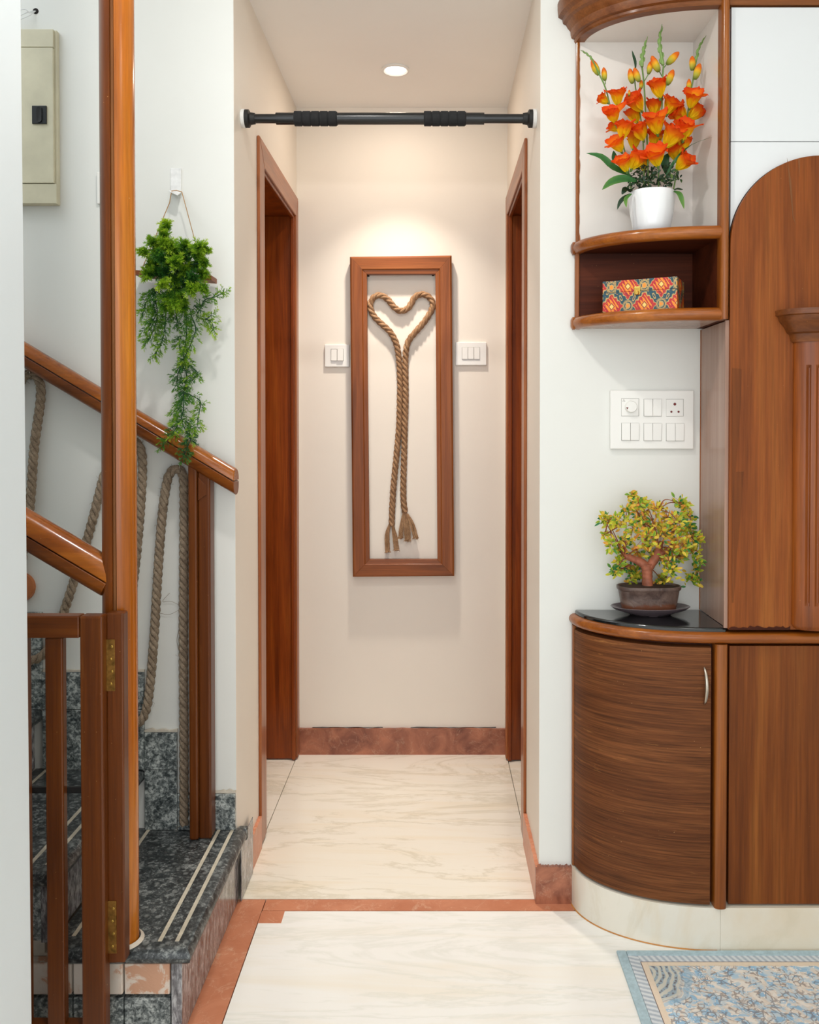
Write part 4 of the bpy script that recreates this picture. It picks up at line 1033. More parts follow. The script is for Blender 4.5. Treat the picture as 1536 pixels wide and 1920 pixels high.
# torn veneer lip along the foot of the door
bm = NB(); rr = random.Random(14); xs_ = [ax - arad + 0.001 + (arad - 0.066) * k / 26 for k in range(27)]
top = [(x, ya - 0.0012, zb + 0.004 + 0.010 * max(0.0, mnoise.noise(Vector((k * 0.37, 3.1, 0)))) * 1.6 + rr.random() * 0.003) for k, x in enumerate(xs_)]
prism(bm, [(xs_[0], ya - 0.0012, zb), (xs_[-1], ya - 0.0012, zb)] + top[::-1], (0, 0.0011, 0)); part('torn_edge', bm, M['niche_dark'], t)
for sc in (((1476, 296), (1484, 340), (1488, 404), (1493, 422), (1487, 408), (1480, 342)), ((1497, 298), (1498, 316), (1499, 330), (1500, 312), (1500, 298))):
    bm = NB(); prism(bm, [P(x, y, ya - 0.0004) for x, y in sc], (0, 0.0004, 0)); part('scratch', bm, M['fillet'], t)
# worn veneer strip down the left edge
pts = [P(x, y, ya - 0.0006) for x, y in ((1372.5, 1130), (1373, 690), (1391, 692), (1389, 760), (1380, 885), (1395, 884), (1390, 960), (1382, 1040), (1376, 1130))]
bm = NB(); prism(bm, pts, (0, 0.0006, 0)); part('worn_strip', bm, M['flat'], t)

# ================================================================== PATTERNED BOX
g = G('damask_paper', 0.4, coat=0.2)
tc = g.vec(); sx = g.n('ShaderNodeSeparateXYZ', {0: tc})
LU, LV = 0.080, 0.094                                       # repeat of the ogee lattice
def wave(s_, period, ph=0.0): return g.math('COSINE', g.math('ADD', g.math('MULTIPLY', s_, 2 * PI / period), ph))
u_ = g.math('ADD', sx.outputs[0], sx.outputs[1]); v_ = sx.outputs[2]
cu, cv = wave(u_, LU, 0.55), wave(v_, LV, 1.1)
tu = g.math('DIVIDE', g.math('PINGPONG', g.math('ADD', u_, LU * 0.55 / (2 * PI)), LU / 2), LU); tv = g.math('DIVIDE', g.math('PINGPONG', g.math('ADD', v_, LV * 1.1 / (2 * PI)), LV / 2), LV)
dia = g.math('ABSOLUTE', g.math('SUBTRACT', 1.0, g.math('MULTIPLY', g.math('ADD', tu, tv), 2.0)))   # 1 at medallion centres, 0 on the ogee net
lat = g.math('MULTIPLY', cu, cv)
scal = g.math('MULTIPLY', g.math('MULTIPLY', wave(u_, LU / 6, 0.4), wave(v_, LV / 4.5)), 0.07)
e1 = g.math('ADD', dia, scal)
teal, red, gold, orange, cream, maroon = srgb(22, 70, 84), srgb(190, 32, 36), srgb(186, 156, 96), srgb(240, 142, 34), srgb(238, 204, 110), srgb(138, 20, 40)
col = teal
def band(lo, hi, c, src=e1):
    global col
    m_ = g.math('MULTIPLY', g.math('GREATER_THAN', src, lo), g.math('LESS_THAN', src, hi))
    col = g.mix(m_, col, c)
band(0.26, 2.0, gold); band(0.33, 2.0, red); band(0.50, 0.56, maroon)
pet = g.math('ADD', dia, g.math('MULTIPLY', wave(g.math('ADD', u_, g.math('MULTIPLY', v_, 0.6)), LU / 9), 0.16))
band(0.62, 2.0, orange, pet); band(0.80, 0.86, maroon, dia); band(0.86, 2.0, cream, dia)
ng = g.math('MULTIPLY', lat, -1.0)
swirl = g.math('ADD', ng, g.math('MULTIPLY', g.math('SINE', g.math('MULTIPLY', g.math('ADD', g.math('MULTIPLY', u_, u_), g.math('MULTIPLY', v_, v_)), 60000.0)), 0.10))
band(0.62, 2.0, gold, swirl); band(0.78, 0.88, teal, ng); band(0.94, 2.0, orange, ng)
dots = g.n('ShaderNodeTexVoronoi', {'Vector': tc, 'Scale': 210.0}).outputs['Distance']
tl = g.math('MULTIPLY', g.math('LESS_THAN', g.math('ABSOLUTE', g.math('ADD', dia, g.math('MULTIPLY', wave(u_, LU / 5), 0.10))), 0.035), g.math('LESS_THAN', dia, 0.2))
col = g.mix(tl, col, gold); col = g.mix(g.math('LESS_THAN', dots, 0.16), col, orange)
g.set('Base Color', col); M['damask'] = g.m
fl_, fr_ = P(1130, 533, 2.108), P(1270, 518, 2.030)      # front upper corners
z0 = zs1 + 0.0005; bw, bd, bh = (Vector((fr_.x - fl_.x, fr_.y - fl_.y))).length, 0.098, fr_.z - z0
ang = math.atan2(fr_.y - fl_.y, fr_.x - fl_.x)
t = thing('keepsake_box', 'patterned teal and red keepsake box with gold clasp in the dark lower niche', 'box', (fl_.x, fl_.y, z0)); t.rotation_euler = (0, 0, ang)
def boxpart(name, x0, x1, y0, y1, za, zb__, mt, bev, par=t, **kw): return part(name, B(fl_.x + x0, fl_.x + x1, fl_.y + y0, fl_.y + y1, za, zb__), mt, par, bev, **kw)
boxpart('box_base', 0, bw, 0, bd, z0, z0 + bh * 0.62, M['damask'], 0.0012)
boxpart('lid', 0, bw, 0, bd, z0 + bh * 0.62 + 0.0006, z0 + bh, M['damask'], 0.0012)
cxk = bw * 0.475
cl = boxpart('clasp', cxk - 0.0075, cxk + 0.0075, -0.0032, -0.0002, z0 + bh * 0.50, z0 + bh * 0.76, M['gold'], 0.0012, label='gold metal clasp')
bm = NB(); lathe(bm, [(0, -0.006), (0.004, -0.006), (0.0055, -0.003), (0, -0.003)], (fl_.x + cxk, fl_.y - 0.0005, z0 + bh * 0.56), 14, 'Y'); part('clasp_knob', bm, M['gold'], cl, smooth=40)

# ================================================================== ORANGE FLOWERS IN A WHITE POT
BR = random.Random(33)
FYC = YF - 0.100
K4 = lambda x, y, dy=0.0: P(1080 + x / 4.681, 30 + y / 4.681, FYC + dy)
pb, pt = P(1222, 441, FYC), P(1222, 362, FYC)
t = thing('flower_pot', 'glossy white pot of tall orange artificial gladioli in the upper niche', 'potted flowers', (pb.x, FYC, zu1))
prt = 0.0575; n8 = 64; rr_ = []
def facet(a): return 1.0 - 0.028 * abs(math.sin(3.0 * a + 0.5)) ** 2 * 1.0
hp = pt.z - zu1
prof = [(0.0, 0.0005), (0.040, 0.0005), (0.0425, 0.003), (0.047, 0.022), (0.0525, 0.050), (0.0562, hp * 0.80), (prt, hp - 0.002), (prt - 0.0008, hp), (prt - 0.0028, hp - 0.0006), (0.0525, hp - 0.012), (0.0, hp - 0.013)]
for r, h in prof: rr_.append([Vector((pb.x + r * facet(2 * PI * k / n8) * math.cos(2 * PI * k / n8), FYC + r * facet(2 * PI * k / n8) * math.sin(2 * PI * k / n8), zu1 + h)) for k in range(n8)])
bm = NB(); rings(bm, rr_); part('pot', bm, M['potwhite'], t, smooth=50)
bm = NB(); lathe(bm, [(0, hp - 0.0125), (0.0515, hp - 0.0115), (0.050, hp - 0.006), (0, hp - 0.003)], (pb.x, FYC, zu1), 24); part('soil', bm, M['soil'], t, smooth=60)

def petal_mesh(seed, wid, flare):
    rr = random.Random(seed); me = bpy.data.meshes.new('petal'); nu, nv = 8, 6; vs, ts, fs = [], [], []
    ph = rr.uniform(0, 6)
    for i in range(nu + 1):
        s_ = i / nu
        for j in range(nv + 1):
            q = -1 + 2 * j / nv
            hw = wid * (0.10 + 0.95 * math.sin(PI * min(1, 0.06 + 0.72 * s_)) ** 1.2) * (1 if s_ < 0.85 else 1 - 0.55 * ((s_ - 0.85) / 0.15) ** 1.6)
            r = 0.05 + flare * s_ ** 2.1
            ruff = 0.045 * s_ * s_ * math.sin(ph + q * 4.5 + s_ * 2.0) * abs(q) ** 0.5
            a = q * hw / max(0.22, r + 0.25)
            cup = (r + 0.25) * math.cos(a) - 0.25 + ruff
            vs.append((cup, (r + 0.25) * math.sin(a), s_ * (1.0 - 0.10 * s_ ** 3 * flare) + 0.03 * s_ * math.sin(q * 5 + ph) - 0.07 * s_ * q * q))
            ts.append(min(1.0, max(0.0, s_ * 0.95 + 0.10 * abs(q) * s_ - 0.04 + (0.1 if s_ > 0.95 else 0))))
    for i in range(nu):
        for j in range(nv):
            a = i * (nv + 1) + j; fs.append((a, a + 1, a + nv + 2, a + nv + 1))
    me.from_pydata(vs, [], fs); me.materials.append(M['petal']); me.shade_smooth()
    at = me.attributes.new('tint', 'FLOAT', 'POINT'); at.data.foreach_set('value', ts); return me
PET = [petal_mesh(k, 0.44 + 0.04 * (k % 2), 0.25 + 0.10 * (k % 3)) for k in range(5)]
bm = NB(); lathe(bm, [(0.0, -0.14), (0.05, -0.12), (0.07, 0.0), (0.10, 0.16), (0.06, 0.24), (0.0, 0.22)], (0, 0, 0), 10)
CAL = bpy.data.meshes.new('calyx'); bm.to_mesh(CAL); bm.free(); CAL.materials.append(M['stemgreen']); CAL.shade_smooth()
def quat(d): return Vector(d).to_track_quat('Z', 'Y')
def child(name, me, parent, loc, rot=None, scale=1.0):
    o = bpy.data.objects.new(name, me); COL.objects.link(o); o.parent = parent; o.location = loc
    o.rotation_mode = 'QUATERNION'
    if rot is not None: o.rotation_quaternion = rot
    o.scale = (scale,) * 3; return o
TL = WL[t.name]
def bloom(b_, c_, L, dy, yc, wide=1.0):
    base, tip = K4(*b_, dy), K4(*c_, dy); d = (tip - base).normalized() + Vector((BR.uniform(-.25, .25), yc - .15, BR.uniform(-.15, .15)))
    bl = child('bloom', CAL, t, base - TL, quat(d.normalized()), L)
    a0 = BR.uniform(0, 2 * PI); L = L * 1.14; bl.scale = (L,) * 3
    from mathutils import Quaternion
    for k in range(6):
        inner = k % 2
        rot = Quaternion((0, 0, 1), a0 + k * PI / 3 + BR.uniform(-0.12, 0.12)) @ Quaternion((0, 1, 0), (0.0 if inner else 0.12) + BR.uniform(-0.10, 0.24) * wide)
        child('petal', PET[BR.randrange(5)], bl, (0, 0, 0.02), rot, (0.92 if inner else 1.0) * BR.uniform(0.92, 1.06))
for b_, c_, L, dy, yc in (((365, 785), (345, 640), .040, -.01, -.3), ((345, 935), (275, 815), .041, -.015, -.6), ((410, 1080), (442, 930), .043, -.03, -.35), ((400, 1190), (310, 1085), .042, -.02, -.3), ((445, 1365), (385, 1255), .040, -.03, -.5),
        ((578, 832), (500, 700), .047, .0, -.35), ((540, 940), (500, 850), .042, .03, .1), ((592, 1090), (548, 930), .043, -.015, -.35), ((738, 718), (690, 570), .048, -.02, -.3), ((690, 880), (655, 760), .043, .02, -.1),
        ((718, 1035), (685, 880), .050, -.035, -.45), ((800, 862), (845, 730), .044, .0, -.35), ((690, 1160), (668, 1030), .044, .01, -.2), ((785, 1150), (850, 1020), .052, -.035, -.35), ((718, 1315), (655, 1180), .050, -.05, -.7),
        ((490, 1345), (535, 1205), .046, -.03, -.4), ((1000, 805), (1035, 690), .046, -.02, -.75), ((985, 905), (1060, 840), .040, .015, .1), ((962, 915), (885, 850), .040, .01, -.2), ((940, 1092), (980, 950), .048, -.02, -.4),
        ((922, 1190), (955, 1090), .038, .0, -.1), ((882, 1270), (825, 1180), .042, .01, -.2), ((885, 1345), (975, 1255), .046, -.02, -.5), ((505, 1170), (500, 1080), .040, .035, .2), ((600, 1360), (590, 1285), .036, .02, -.2),
        ((375, 1005), (308, 965), .028, .02, .2), ((280, 765), (215, 710), .027, .02, .2), ((1010, 900), (1090, 800), .036, .02, .0)):
    bloom(b_, c_, L, dy, yc)
bm = NB(); lathe(bm, [(0.0, 0.0), (0.10, 0.03), (0.17, 0.18), (0.215, 0.42), (0.19, 0.70), (0.11, 0.92), (0.04, 1.0), (0.0, 1.0)], (0, 0, 0), 12)
for v_ in bm.verts:
    a = math.atan2(v_.co.y, v_.co.x); v_.co.x *= 1 + 0.10 * math.sin(3 * a + v_.co.z * 3); v_.co.y *= 1 + 0.10 * math.sin(3 * a + v_.co.z * 3)
BUD = bpy.data.meshes.new('bud'); bm.to_mesh(BUD); bm.free(); BUD.materials.append(M['bud']); BUD.shade_smooth()
at = BUD.attributes.new('tint', 'FLOAT', 'POINT'); at.data.foreach_set('value', [v_.co.z for v_ in BUD.vertices])
for b_, c_, dy in (((205, 520), (138, 385), 0), ((257, 570), (243, 452), 0), ((498, 595), (472, 462), .01), ((558, 580), (512, 455), 0), ((732, 492), (665, 352), -.01), ((636, 512), (660, 398), 0), ((795, 425), (905, 318), 0), ((798, 608), (855, 472), 0),
                   ((570, 645), (575, 562), .01), ((1020, 480), (1022, 352), 0), ((1042, 558), (1090, 418), -.01), ((995, 655), (993, 552), 0), ((466, 705), (470, 648), 0)):
    a, b2 = K4(*b_, dy), K4(*c_, dy); child('bud', BUD, t, a - TL, quat(b2 - a), (b2 - a).length)
def bstem(pts, r=0.0017, dy=0.0):
    bm = NB(); c = catmull([K4(x, y, dy * (1 - i / len(pts))) for i, (x, y) in enumerate(pts)], 6); tube(bm, c, r, 6); part('stem', bm, M['stemgreen'], t, smooth=70)
bstem([(140, 375), (200, 500), (262, 640), (330, 900), (405, 1100), (450, 1290), (490, 1545)], .0018, -.01); bstem([(580, 440), (598, 600), (612, 850), (625, 1100), (640, 1540)], .002, .01)
bstem([(770, 420), (758, 600), (755, 800), (738, 1050), (728, 1300), (726, 1540)], .0019, -.01); bstem([(1055, 400), (1028, 560), (990, 800), (945, 1100), (890, 1350), (855, 1540)], .0018, 0)
bstem([(522, 440), (520, 600), (560, 830), (590, 1100), (600, 1540)], .0016, .03); bstem([(800, 420), (768, 460)], .0012); bstem([(800, 600), (768, 660)], .0012); bstem([(636, 512), (602, 570)], .0012); bstem([(735, 490), (762, 540)], .0012); bstem([(258, 568), (258, 600)], .0012)
def spike(pts, w_, dy=0.0, nb=7):
    """green unopened tip: overlapping bracts on a core"""
    c = catmull([K4(x, y, dy) for x, y in pts], 8); n = len(c) - 1; bm = NB()
    tube(bm, c, [w_ * 0.45 * (1 - 0.85 * (i / n) ** 2) for i in range(n + 1)], 6)
    for k in range(nb):
        i = int(n * (0.05 + 0.8 * k / nb)); p = c[i]; tg = (c[min(i + 2, n)] - p).normalized(); sd = (1 if k % 2 else -1); sx_ = Vector((tg.z, 0, -tg.x)) * sd
        L = (c[n] - c[0]).length / nb * 1.5; ww = w_ * (1 - 0.6 * k / nb)
        q = [p + sx_ * ww * 0.15, p + tg * L * 0.35 + sx_ * ww * 0.85, p + tg * L * 0.8 + sx_ * ww * 0.9, p + tg * L + sx_ * ww * 0.35]
        rings(bm, [[a + Vector((0, 0.0018 * (1 - j / 3.5), 0)), a + Vector((0, -0.0022 * (1 - j / 3.5), 0)), a + tg * 0.0005 - sx_ * ww * 0.5 + Vector((0, -0.002, 0))] for j, a in enumerate(q)])
    o = part('spike_tip', bm, M['tipgreen'], t, smooth=50)
spike([(152, 388), (100, 335), (38, 298)], .0042, 0, 6); spike([(580, 445), (590, 320), (632, 178)], .0085, .0, 7); spike([(765, 430), (735, 240), (757, 72)], .0085, -.01, 8); spike([(1052, 405), (1080, 280), (1148, 165)], .0055, 0, 7)
def blade(name, ctrl, w_, mt, parent, t0=0.2, t1=0.8, fold=0.25, nrm=(0, -1, 0.35), n=10, out=None):
    c = catmull(ctrl, max(2, n // (len(ctrl) - 1))); m_ = len(c) - 1; bm = out or NB(); vs = []; tv = []
    nr = Vector(nrm).normalized()
    for i, p in enumerate(c):
        s_ = i / m_; tg = (c[min(i + 1, m_)] - c[max(i - 1, 0)]).normalized(); sd = tg.cross(nr).normalized(); hw = w_ * math.sin(PI * min(1, 0.04 + s_ * 0.96)) ** 0.75 * (1 - 0.25 * s_)
        up = sd.cross(tg).normalized()
        vs.append([bm.verts.new(p + sd * hw + up * hw * fold), bm.verts.new(p), bm.verts.new(p - sd * hw + up * hw * fold)]); tv += [t0 + (t1 - t0) * s_ + .1, t0 + (t1 - t0) * s_ - .1, t0 + (t1 - t0) * s_ + .1]
    for a, b_ in zip(vs, vs[1:]):
        bm.faces.new((a[0], a[1], b_[1], b_[0])); bm.faces.new((a[1], a[2], b_[2], b_[1]))
    if out is not None: return tv
    o = part(name, bm, mt, parent, smooth=70); at = o.data.attributes.new('tint', 'FLOAT', 'POINT'); at.data.foreach_set('value', tv); return o
blade('leaf', [K4(480, 1400, -.02), K4(330, 1330, -.02), K4(220, 1235, -.02), K4(88, 1203, -.02)], .0105, M['leaf'], t, .45, .5)
blade('leaf', [K4(535, 1450, -.035), K4(420, 1430, -.04), K4(310, 1460, -.05), K4(228, 1528, -.06)], .0125, M['leaf'], t, .3, .75)
blade('leaf', [K4(790, 1400, -.03), K4(880, 1260, -.035), K4(1020, 1130, -.04), K4(1215, 1058, -.05)], .0055, M['leaf'], t, .3, .55, nrm=(0.6, -0.3, 1))
blade('leaf', [K4(852, 1535, -.03), K4(905, 1560, -.05), K4(930, 1620, -.055), K4(950, 1695, -.055)], .0075, M['leaf'], t, .5, .95)
blade('leaf', [K4(480, 1560, -.03), K4(420, 1600, -.045), K4(385, 1640, -.05), K4(362, 1702, -.055)], .0060, M['darkleaf'], t, .1, .3)
blade('leaf', [K4(490, 1560, -.04), K4(440, 1600, -.05), K4(437, 1640, -.055), K4(445, 1682, -.055)], .0052, M['leaf'], t, .6, 1.0)
blade('leaf', [K4(490, 1545, -.01), K4(440, 1520, -.02), K4(420, 1540, -.03), K4(402, 1568, -.03)], .0080, M['darkleaf'], t, .1, .3)
blade('leaf', [K4(850, 1530, -.02), K4(890, 1518, -.03), K4(920, 1522, -.035), K4(943, 1522, -.035)], .0035, M['darkleaf'], t, .1, .3)
blade('leaf', [K4(800, 1400, .02), K4(780, 1300, .02), K4(790, 1250, .02), K4(830, 1200, .02)], .0120, M['leaf'], t, .1, .2)
blade('leaf', [K4(360, 1300, .02), K4(340, 1260, .02), K4(335, 1220, .02), K4(330, 1180, .02)], .0080, M['leaf'], t, .3, .3)
blade('leaf', [K4(525, 465, .02), K4(520, 400, .02), K4(505, 350, .02), K4(493, 300, .02)], .0042, M['darkleaf'], t, .3, .55)
fb = NB(); ftv = []
for (cx, cy, s_, n_) in ((560, 1360, 70, 26), (540, 1450, 70, 30), (620, 1440, 70, 30), (680, 1380, 60, 24), (590, 1510, 60, 22), (760, 1440, 60, 22), (820, 1460, 60, 24), (850, 1400, 50, 16), (700, 1490, 60, 20), (480, 1500, 40, 14), (790, 1350, 45, 14), (880, 1430, 50, 12)):
    for _ in range(n_):
        a = K4(cx + BR.gauss(0, s_ * .5), cy + BR.gauss(0, s_ * .45), BR.uniform(-.045, .035)); d = Vector((BR.uniform(-1, 1), BR.uniform(-1, .4), BR.uniform(-.3, 1))).normalized(); L = BR.uniform(.007, .014)
        lo = BR.uniform(0, .45) + (.4 if cx > 800 and BR.random() < .4 else 0)
        ftv += blade('', [a, a + d * L * .5 + Vector((0, -.001, .001)), a + d * L], BR.uniform(.0022, .0042), None, None, lo, lo + .25, .2, (BR.uniform(-.6, .6), -1, BR.uniform(-.2, .8)), 4, fb)
o = part('filler_foliage', fb, M['darkleaf'], t, smooth=70); o['kind'] = 'stuff'; at = o.data.attributes.new('tint', 'FLOAT', 'POINT'); at.data.foreach_set('value', ftv)

# ================================================================== BONSAI
BY = YF - 0.060
K6 = lambda x, y, dy=0.0: P(1100 + x / 4.0, 700 + y / 4.0, BY + dy)
zt_ = 0.765
sc_ = K6(478, 1770); sxw = (K6(776, 1770).x - K6(180, 1770).x) / 2
t2 = bm = NB(); rs, ry_ = sxw, 0.054
lathe(bm, [(0.0, 0.0), (0.50, 0.0), (0.56, 0.004), (0.90, 0.014), (1.0, 0.0215), (0.985, 0.0225), (0.86, 0.0165), (0.56, 0.0095), (0.0, 0.009)], (sc_.x, BY, zt_ + 0.0004), 48, sx=rs, sy=ry_)
tag(part('saucer', bm, M['saucer'], smooth=50), 'shallow glossy dark saucer under the bonsai on the black worktop', 'saucer')
pcx = K6(466, 1700).x; zr, zb_ = K6(466, 1590, 0).z, zt_ + 0.0105
t = thing('bonsai', 'yellow-green artificial bonsai with thick reddish trunk in a brown tray pot', 'bonsai', (pcx, BY, zb_))
def sup(r, a, sx, sy, e=0.72):
    c, s_ = math.cos(a), math.sin(a); return Vector((math.copysign(abs(c) ** e, c) * r * sx, math.copysign(abs(s_) ** e, s_) * r * sy, 0))
hw, hd, hh = (K6(705, 1600).x - K6(228, 1600).x) / 2, 0.040, zr - zb_
prof = [(0.0, 0.0), (0.80, 0.0), (0.835, 0.004), (0.90, hh * 0.5), (0.945, hh * 0.83), (0.985, hh * 0.86), (1.0, hh * 0.93), (0.995, hh), (0.95, hh + 0.0004), (0.92, hh * 0.88), (0.0, hh * 0.86)]
bm = NB(); rings(bm, [[Vector((pcx, BY, zb_ + h)) + sup(r, 2 * PI * k / 56, hw, hd) for k in range(56)] for r, h in prof])
part('tray_pot', bm, M['claypot'], t, smooth=40)
bm = NB(); rings(bm, [[Vector((pcx, BY, zb_ + h)) + sup(r, 2 * PI * k / 40, hw, hd) for k in range(40)] for r, h in ((0.915, hh * .87), (0.915, hh * .93), (0.5, hh * 1.0), (0.05, hh * 1.02))]); part('soil', bm, M['soil'], t, smooth=60)
bm = NB()
def limb(pts, rads, seg=12):
    c = catmull([K6(*p) for p in pts], 6); m_ = len(c) - 1; rr = []
    for i in range(m_ + 1):
        f_ = i / m_ * (len(rads) - 1); j = min(int(f_), len(rads) - 2); rr.append((rads[j] + (rads[j + 1] - rads[j]) * (f_ - j)) * (1 + 0.05 * math.sin(i * 1.9)))
    tube(bm, c, rr, seg)
limb([(458, 1610), (456, 1540), (454, 1480), (448, 1430)], [.0150, .0128, .0135, .0150])
limb([(455, 1470), (425, 1430), (370, 1400), (310, 1378, -.006), (288, 1380, -.008)], [.0120, .0115, .0095, .0080, .0058])
limb([(455, 1470), (490, 1425), (530, 1360), (545, 1310, .005), (560, 1260, .01)], [.0120, .0110, .0105, .0085, .0050])
limb([(530, 1360), (585, 1340, -.004), (640, 1290, -.005)], [.0075, .0055, .0035])
part('trunk', bm, M['bark'], t, smooth=80)
BB = random.Random(77); lf = NB(); ltv = []; tw = NB()
clusters = [(338, 915, 22), (345, 965, 30), (390, 975, 40), (450, 985, 36), (300, 1040, 42), (130, 1090, 30), (165, 1110, 26), (135, 1210, 14), (235, 1095, 42), (240, 1150, 30), (400, 1070, 60), (540, 1020, 42), (600, 1080, 52), (700, 975, 40), (745, 1000, 30), (760, 1070, 46), (680, 1110, 55),
            (480, 1150, 70), (350, 1160, 60), (185, 1280, 34), (225, 1330, 34), (285, 1265, 42), (440, 1240, 60), (560, 1210, 70), (650, 1190, 60), (770, 1160, 40), (790, 1230, 45), (845, 1250, 26), (720, 1290, 60), (620, 1310, 60), (790, 1320, 40), (825, 1400, 26), (825, 1470, 24),
            (640, 1480, 44), (620, 1420, 50), (700, 1370, 44), (250, 1420, 30), (205, 1490, 28), (262, 1470, 30), (325, 1470, 40), (335, 1545, 34), (380, 1340, 40), (470, 1330, 46), (560, 1400, 46), (780, 1540, 34), (830, 1560, 22), (560, 1540, 32), (370, 1500, 34), (590, 1560, 24), (270, 1340, 30)]
tips = [Vector(K6(290, 1378, -.008)), Vector(K6(545, 1310)), Vector(K6(640, 1290, -.005)), Vector(K6(450, 1430))]
for (cx, cy, s_) in clusters:
    dy0 = BB.uniform(-.08, .035) * min(1, s_ / 45)
    if 290 < cx < 600 and cy > 1290: dy0 = BB.uniform(.012, .04)
    cpt = K6(cx, cy, dy0)
    src = min(tips, key=lambda q: (q - cpt).length + BB.random() * .03); mid = (src + cpt) / 2 + Vector((BB.uniform(-.012, .012), BB.uniform(-.008, .008), BB.uniform(0, .018)))
    tube(tw, catmull([src, mid, cpt], 5), [.0020 - .0013 * k / 10 for k in range(11)], 5)
    for _ in range(int(s_ * 0.80) + 7):
        a = K6(cx + BB.gauss(0, s_ * .55), cy + BB.gauss(0, s_ * .55), dy0 + BB.gauss(0, .012)); a.x = min(a.x, XR + 0.006 - BB.random() * .004); a.y = min(a.y, YF - 0.014)
        if BB.random() < .35: tube(tw, [cpt, (cpt + a) / 2 + Vector((0, 0, .003)), a], .0005, 4, False)
        d = ((a - cpt).normalized() * .6 + Vector((BB.uniform(-1, 1), BB.uniform(-1, .5), BB.uniform(-.4, 1.1)))).normalized(); L = BB.uniform(.0095, .0185)
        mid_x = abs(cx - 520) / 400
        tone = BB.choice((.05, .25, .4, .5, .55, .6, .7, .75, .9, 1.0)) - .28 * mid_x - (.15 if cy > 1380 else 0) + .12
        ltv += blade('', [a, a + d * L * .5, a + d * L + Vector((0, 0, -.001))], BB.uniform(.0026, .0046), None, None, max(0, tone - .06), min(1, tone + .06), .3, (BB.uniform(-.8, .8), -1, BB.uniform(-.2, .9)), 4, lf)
    if BB.random() < .5: tips.append(cpt)
part('twigs', tw, M['twig'], t, smooth=80)['kind'] = 'stuff'
o = part('foliage', lf, M['bonsai_leaf'], t, smooth=70); o['kind'] = 'stuff'; at = o.data.attributes.new('tint', 'FLOAT', 'POINT'); at.data.foreach_set('value', ltv)

# ================================================================== RUG
rc = PZ(1156, 1782, 0.006); RX0, RY1 = rc.x, min(rc.y, YC - 0.0085); RX1, RY0 = 1.92, 0.75
t = thing('rug', 'pale blue and cream patterned rug on the marble floor by the base cabinet', 'rug', (RX0, RY1, 0))
def flat_mat(name, fn, rough=0.9):
    g = G(name, rough, spec=0.15); fn(g); M[name] = g.m
def fpile(g, c, amt=.08):
    f = g.noise(g.vec(), 90, 4, .7); g.set('Base Color', g.mix(g.val(f, .35, 0, .65, 1), tuple(x * (1 - amt) for x in c[:3]) + (1,), c)); g.bump(g.noise(g.vec(), 600, 2), .3, .002)
flat_mat('rug_blue', lambda g: fpile(g, srgb(180, 203, 211), .2))
flat_mat('rug_cream', lambda g: fpile(g, srgb(232, 214, 192), .06))
flat_mat('rug_line', lambda g: fpile(g, srgb(120, 98, 92), .1))
def ropeband(g, axis):
    s_ = g.n('ShaderNodeSeparateXYZ', {0: g.vec()}); a, b_ = s_.outputs[axis], s_.outputs[1 - axis]
    w1 = g.math('SINE', g.math('ADD', g.math('MULTIPLY', a, 2 * PI / 0.0145), g.math('MULTIPLY', b_, 170)))
    w1 = g.math('ADD', w1, g.math('MULTIPLY', g.math('SUBTRACT', g.noise(g.vec(), 160, 3), .5), 1.6))
    g.set('Base Color', g.ramp(g.math('MULTIPLY_ADD', w1, .5, .5), [(.05, srgb(172, 181, 190)), (.45, srgb(192, 201, 208)), (.9, srgb(214, 218, 220))]))
flat_mat('rug_band_side', lambda g: ropeband(g, 1)); flat_mat('rug_band_back', lambda g: ropeband(g, 0))
g = G('rug_field', .9, spec=.15); v = g.vec()
wv = g.n('ShaderNodeVectorMath', {0: v, 1: g.n('ShaderNodeVectorMath', {0: g.n('ShaderNodeTexNoise', {'Vector': v, 'Scale': 14.0, 'Detail': 3.0}).outputs['Color'], 'Scale': .05}, operation='SCALE').outputs[0]}, operation='ADD').outputs[0]
rel = g.n('ShaderNodeVectorMath', {0: wv, 1: (RX0 + .062, RY1 - .058, 0)}, operation='SUBTRACT').outputs[0]
dist = g.n('ShaderNodeVectorMath', {0: g.map(rel, (1, 1, 0))}, operation='LENGTH').outputs['Value']
sp = g.n('ShaderNodeSeparateXYZ', {0: wv}); diag = g.math('SUBTRACT', g.math('MULTIPLY', sp.outputs[0], .85), g.math('MULTIPLY', sp.outputs[1], -.45))
stripe = g.math('SINE', g.math('ADD', g.math('MULTIPLY', diag, 2 * PI / .036), g.math('MULTIPLY', g.noise(v, 9, 3), 6)))
vc = g.n('ShaderNodeTexVoronoi', {'Vector': g.map(wv, (1.0, 1.9, 1.0), rot=(0, 0, .55)), 'Scale': 58.0})
cell = g.n('ShaderNodeSeparateXYZ', {0: vc.outputs['Color']}).outputs[0]
k_ = g.math('ADD', cell, g.math('MULTIPLY', stripe, .22))
c = g.ramp(k_, [(0.0, srgb(236, 229, 219)), (.26, srgb(226, 212, 196)), (.42, srgb(212, 214, 212)), (.60, srgb(200, 213, 220)), (.78, srgb(178, 204, 220)), (.95, srgb(158, 192, 216))])
vo = g.n('ShaderNodeTexVoronoi', {'Vector': wv, 'Scale': 130.0}); c = g.mix(g.math('LESS_THAN', vo.outputs['Distance'], .24), c, srgb(238, 230, 220))
ve = g.n('ShaderNodeTexVoronoi', {'Vector': wv, 'Scale': 75.0}, feature='DISTANCE_TO_EDGE').outputs['Distance']
gate_ = g.val(g.noise(v, 46, 2), .47, 0, .54, 1)
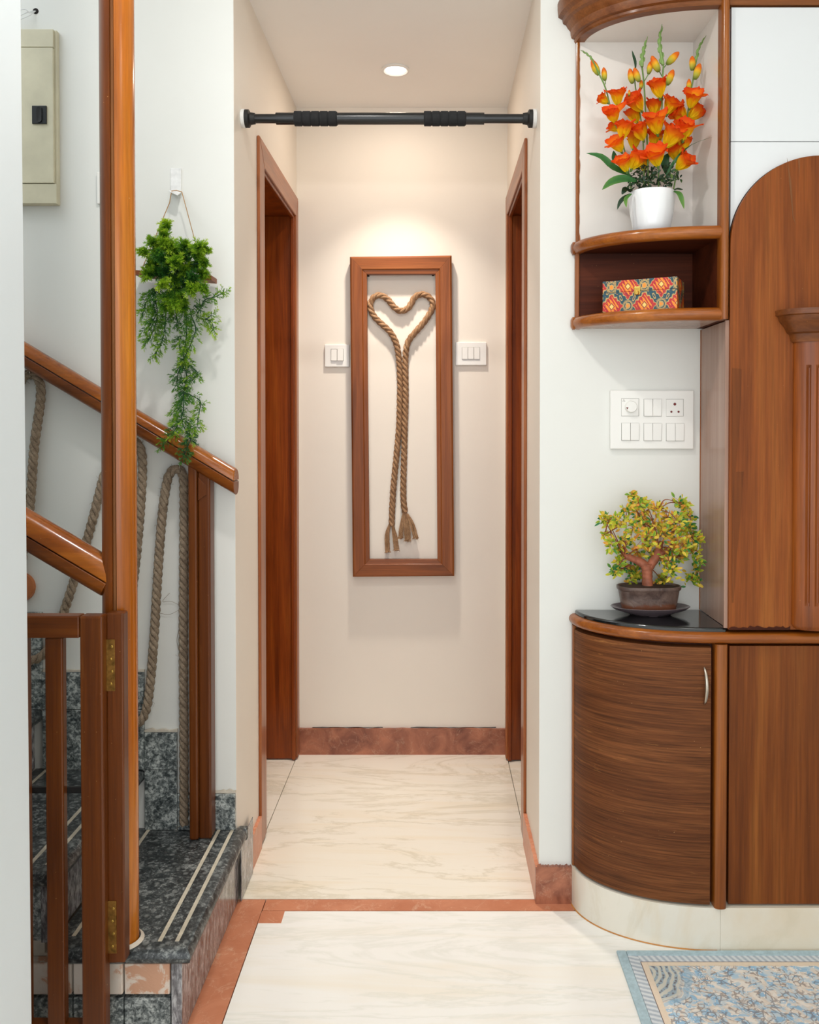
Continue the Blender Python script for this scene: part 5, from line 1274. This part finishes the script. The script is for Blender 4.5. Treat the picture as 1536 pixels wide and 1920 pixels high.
c = g.mix(g.math('MULTIPLY', g.val(ve, .06, .62, .13, 0), gate_), c, srgb(120, 104, 100))
v2 = g.n('ShaderNodeTexVoronoi', {'Vector': g.map(wv, (1, 1, 1), loc=(.31, .17, 0)), 'Scale': 15.0}).outputs['Distance']
rg_ = g.math('SINE', g.math('MULTIPLY', v2, 60)); m_ = g.math('MULTIPLY', g.math('LESS_THAN', v2, .34), g.val(rg_, .55, 0, .8, .6)); c = g.mix(m_, c, srgb(134, 124, 124))
ringm = g.math('SINE', g.math('MULTIPLY', dist, 2 * PI / .013)); seg_ = g.noise(v, 130, 2)
rc_ = g.mix(g.val(ringm, -.2, 0, .2, 1), srgb(206, 204, 192), srgb(160, 176, 186)); rc_ = g.mix(g.math('MULTIPLY', g.val(ringm, .55, 0, .8, .8), g.val(seg_, .48, 0, .54, 1)), rc_, srgb(112, 98, 94))
c = g.mix(g.val(dist, .085, 1, .10, 0), c, rc_); c = g.mix(g.math('MULTIPLY', g.math('LESS_THAN', g.math('ABSOLUTE', g.math('SUBTRACT', dist, .104)), .006), .6), c, srgb(150, 186, 208))
g.set('Base Color', c); M['rug_field'] = g.m
def rp(name, x0, x1, y0, y1, mt, top=.006, z0=.0006, bev=0): return part(name, B(RX0 + x0, RX0 + x1, RY1 - y1, RY1 - y0, z0, top), mt, t, bev)
W_ = RX1 - RX0; H_ = RY1 - RY0
rp('outer_border', 0, .022, 0, H_, M['rug_blue'], .0068, bev=.002); rp('outer_border', .0225, W_, 0, .0195, M['rug_blue'], .0068, bev=.002)
rp('rope_band', .0223, .046, .020, H_, M['rug_band_side']); rp('rope_band', .0463, W_, .020, .042, M['rug_band_back'])
rp('dark_line', .0461, .0476, .0425, H_, M['rug_line']); rp('dark_line', .0478, W_, .0422, .0434, M['rug_line'])
rp('cream_band', .0477, .0615, .0436, H_, M['rug_cream']); rp('cream_band', .0617, W_, .0436, .0565, M['rug_cream'])
rp('field', .0617, W_, .0567, H_, M['rug_field'], .0057)
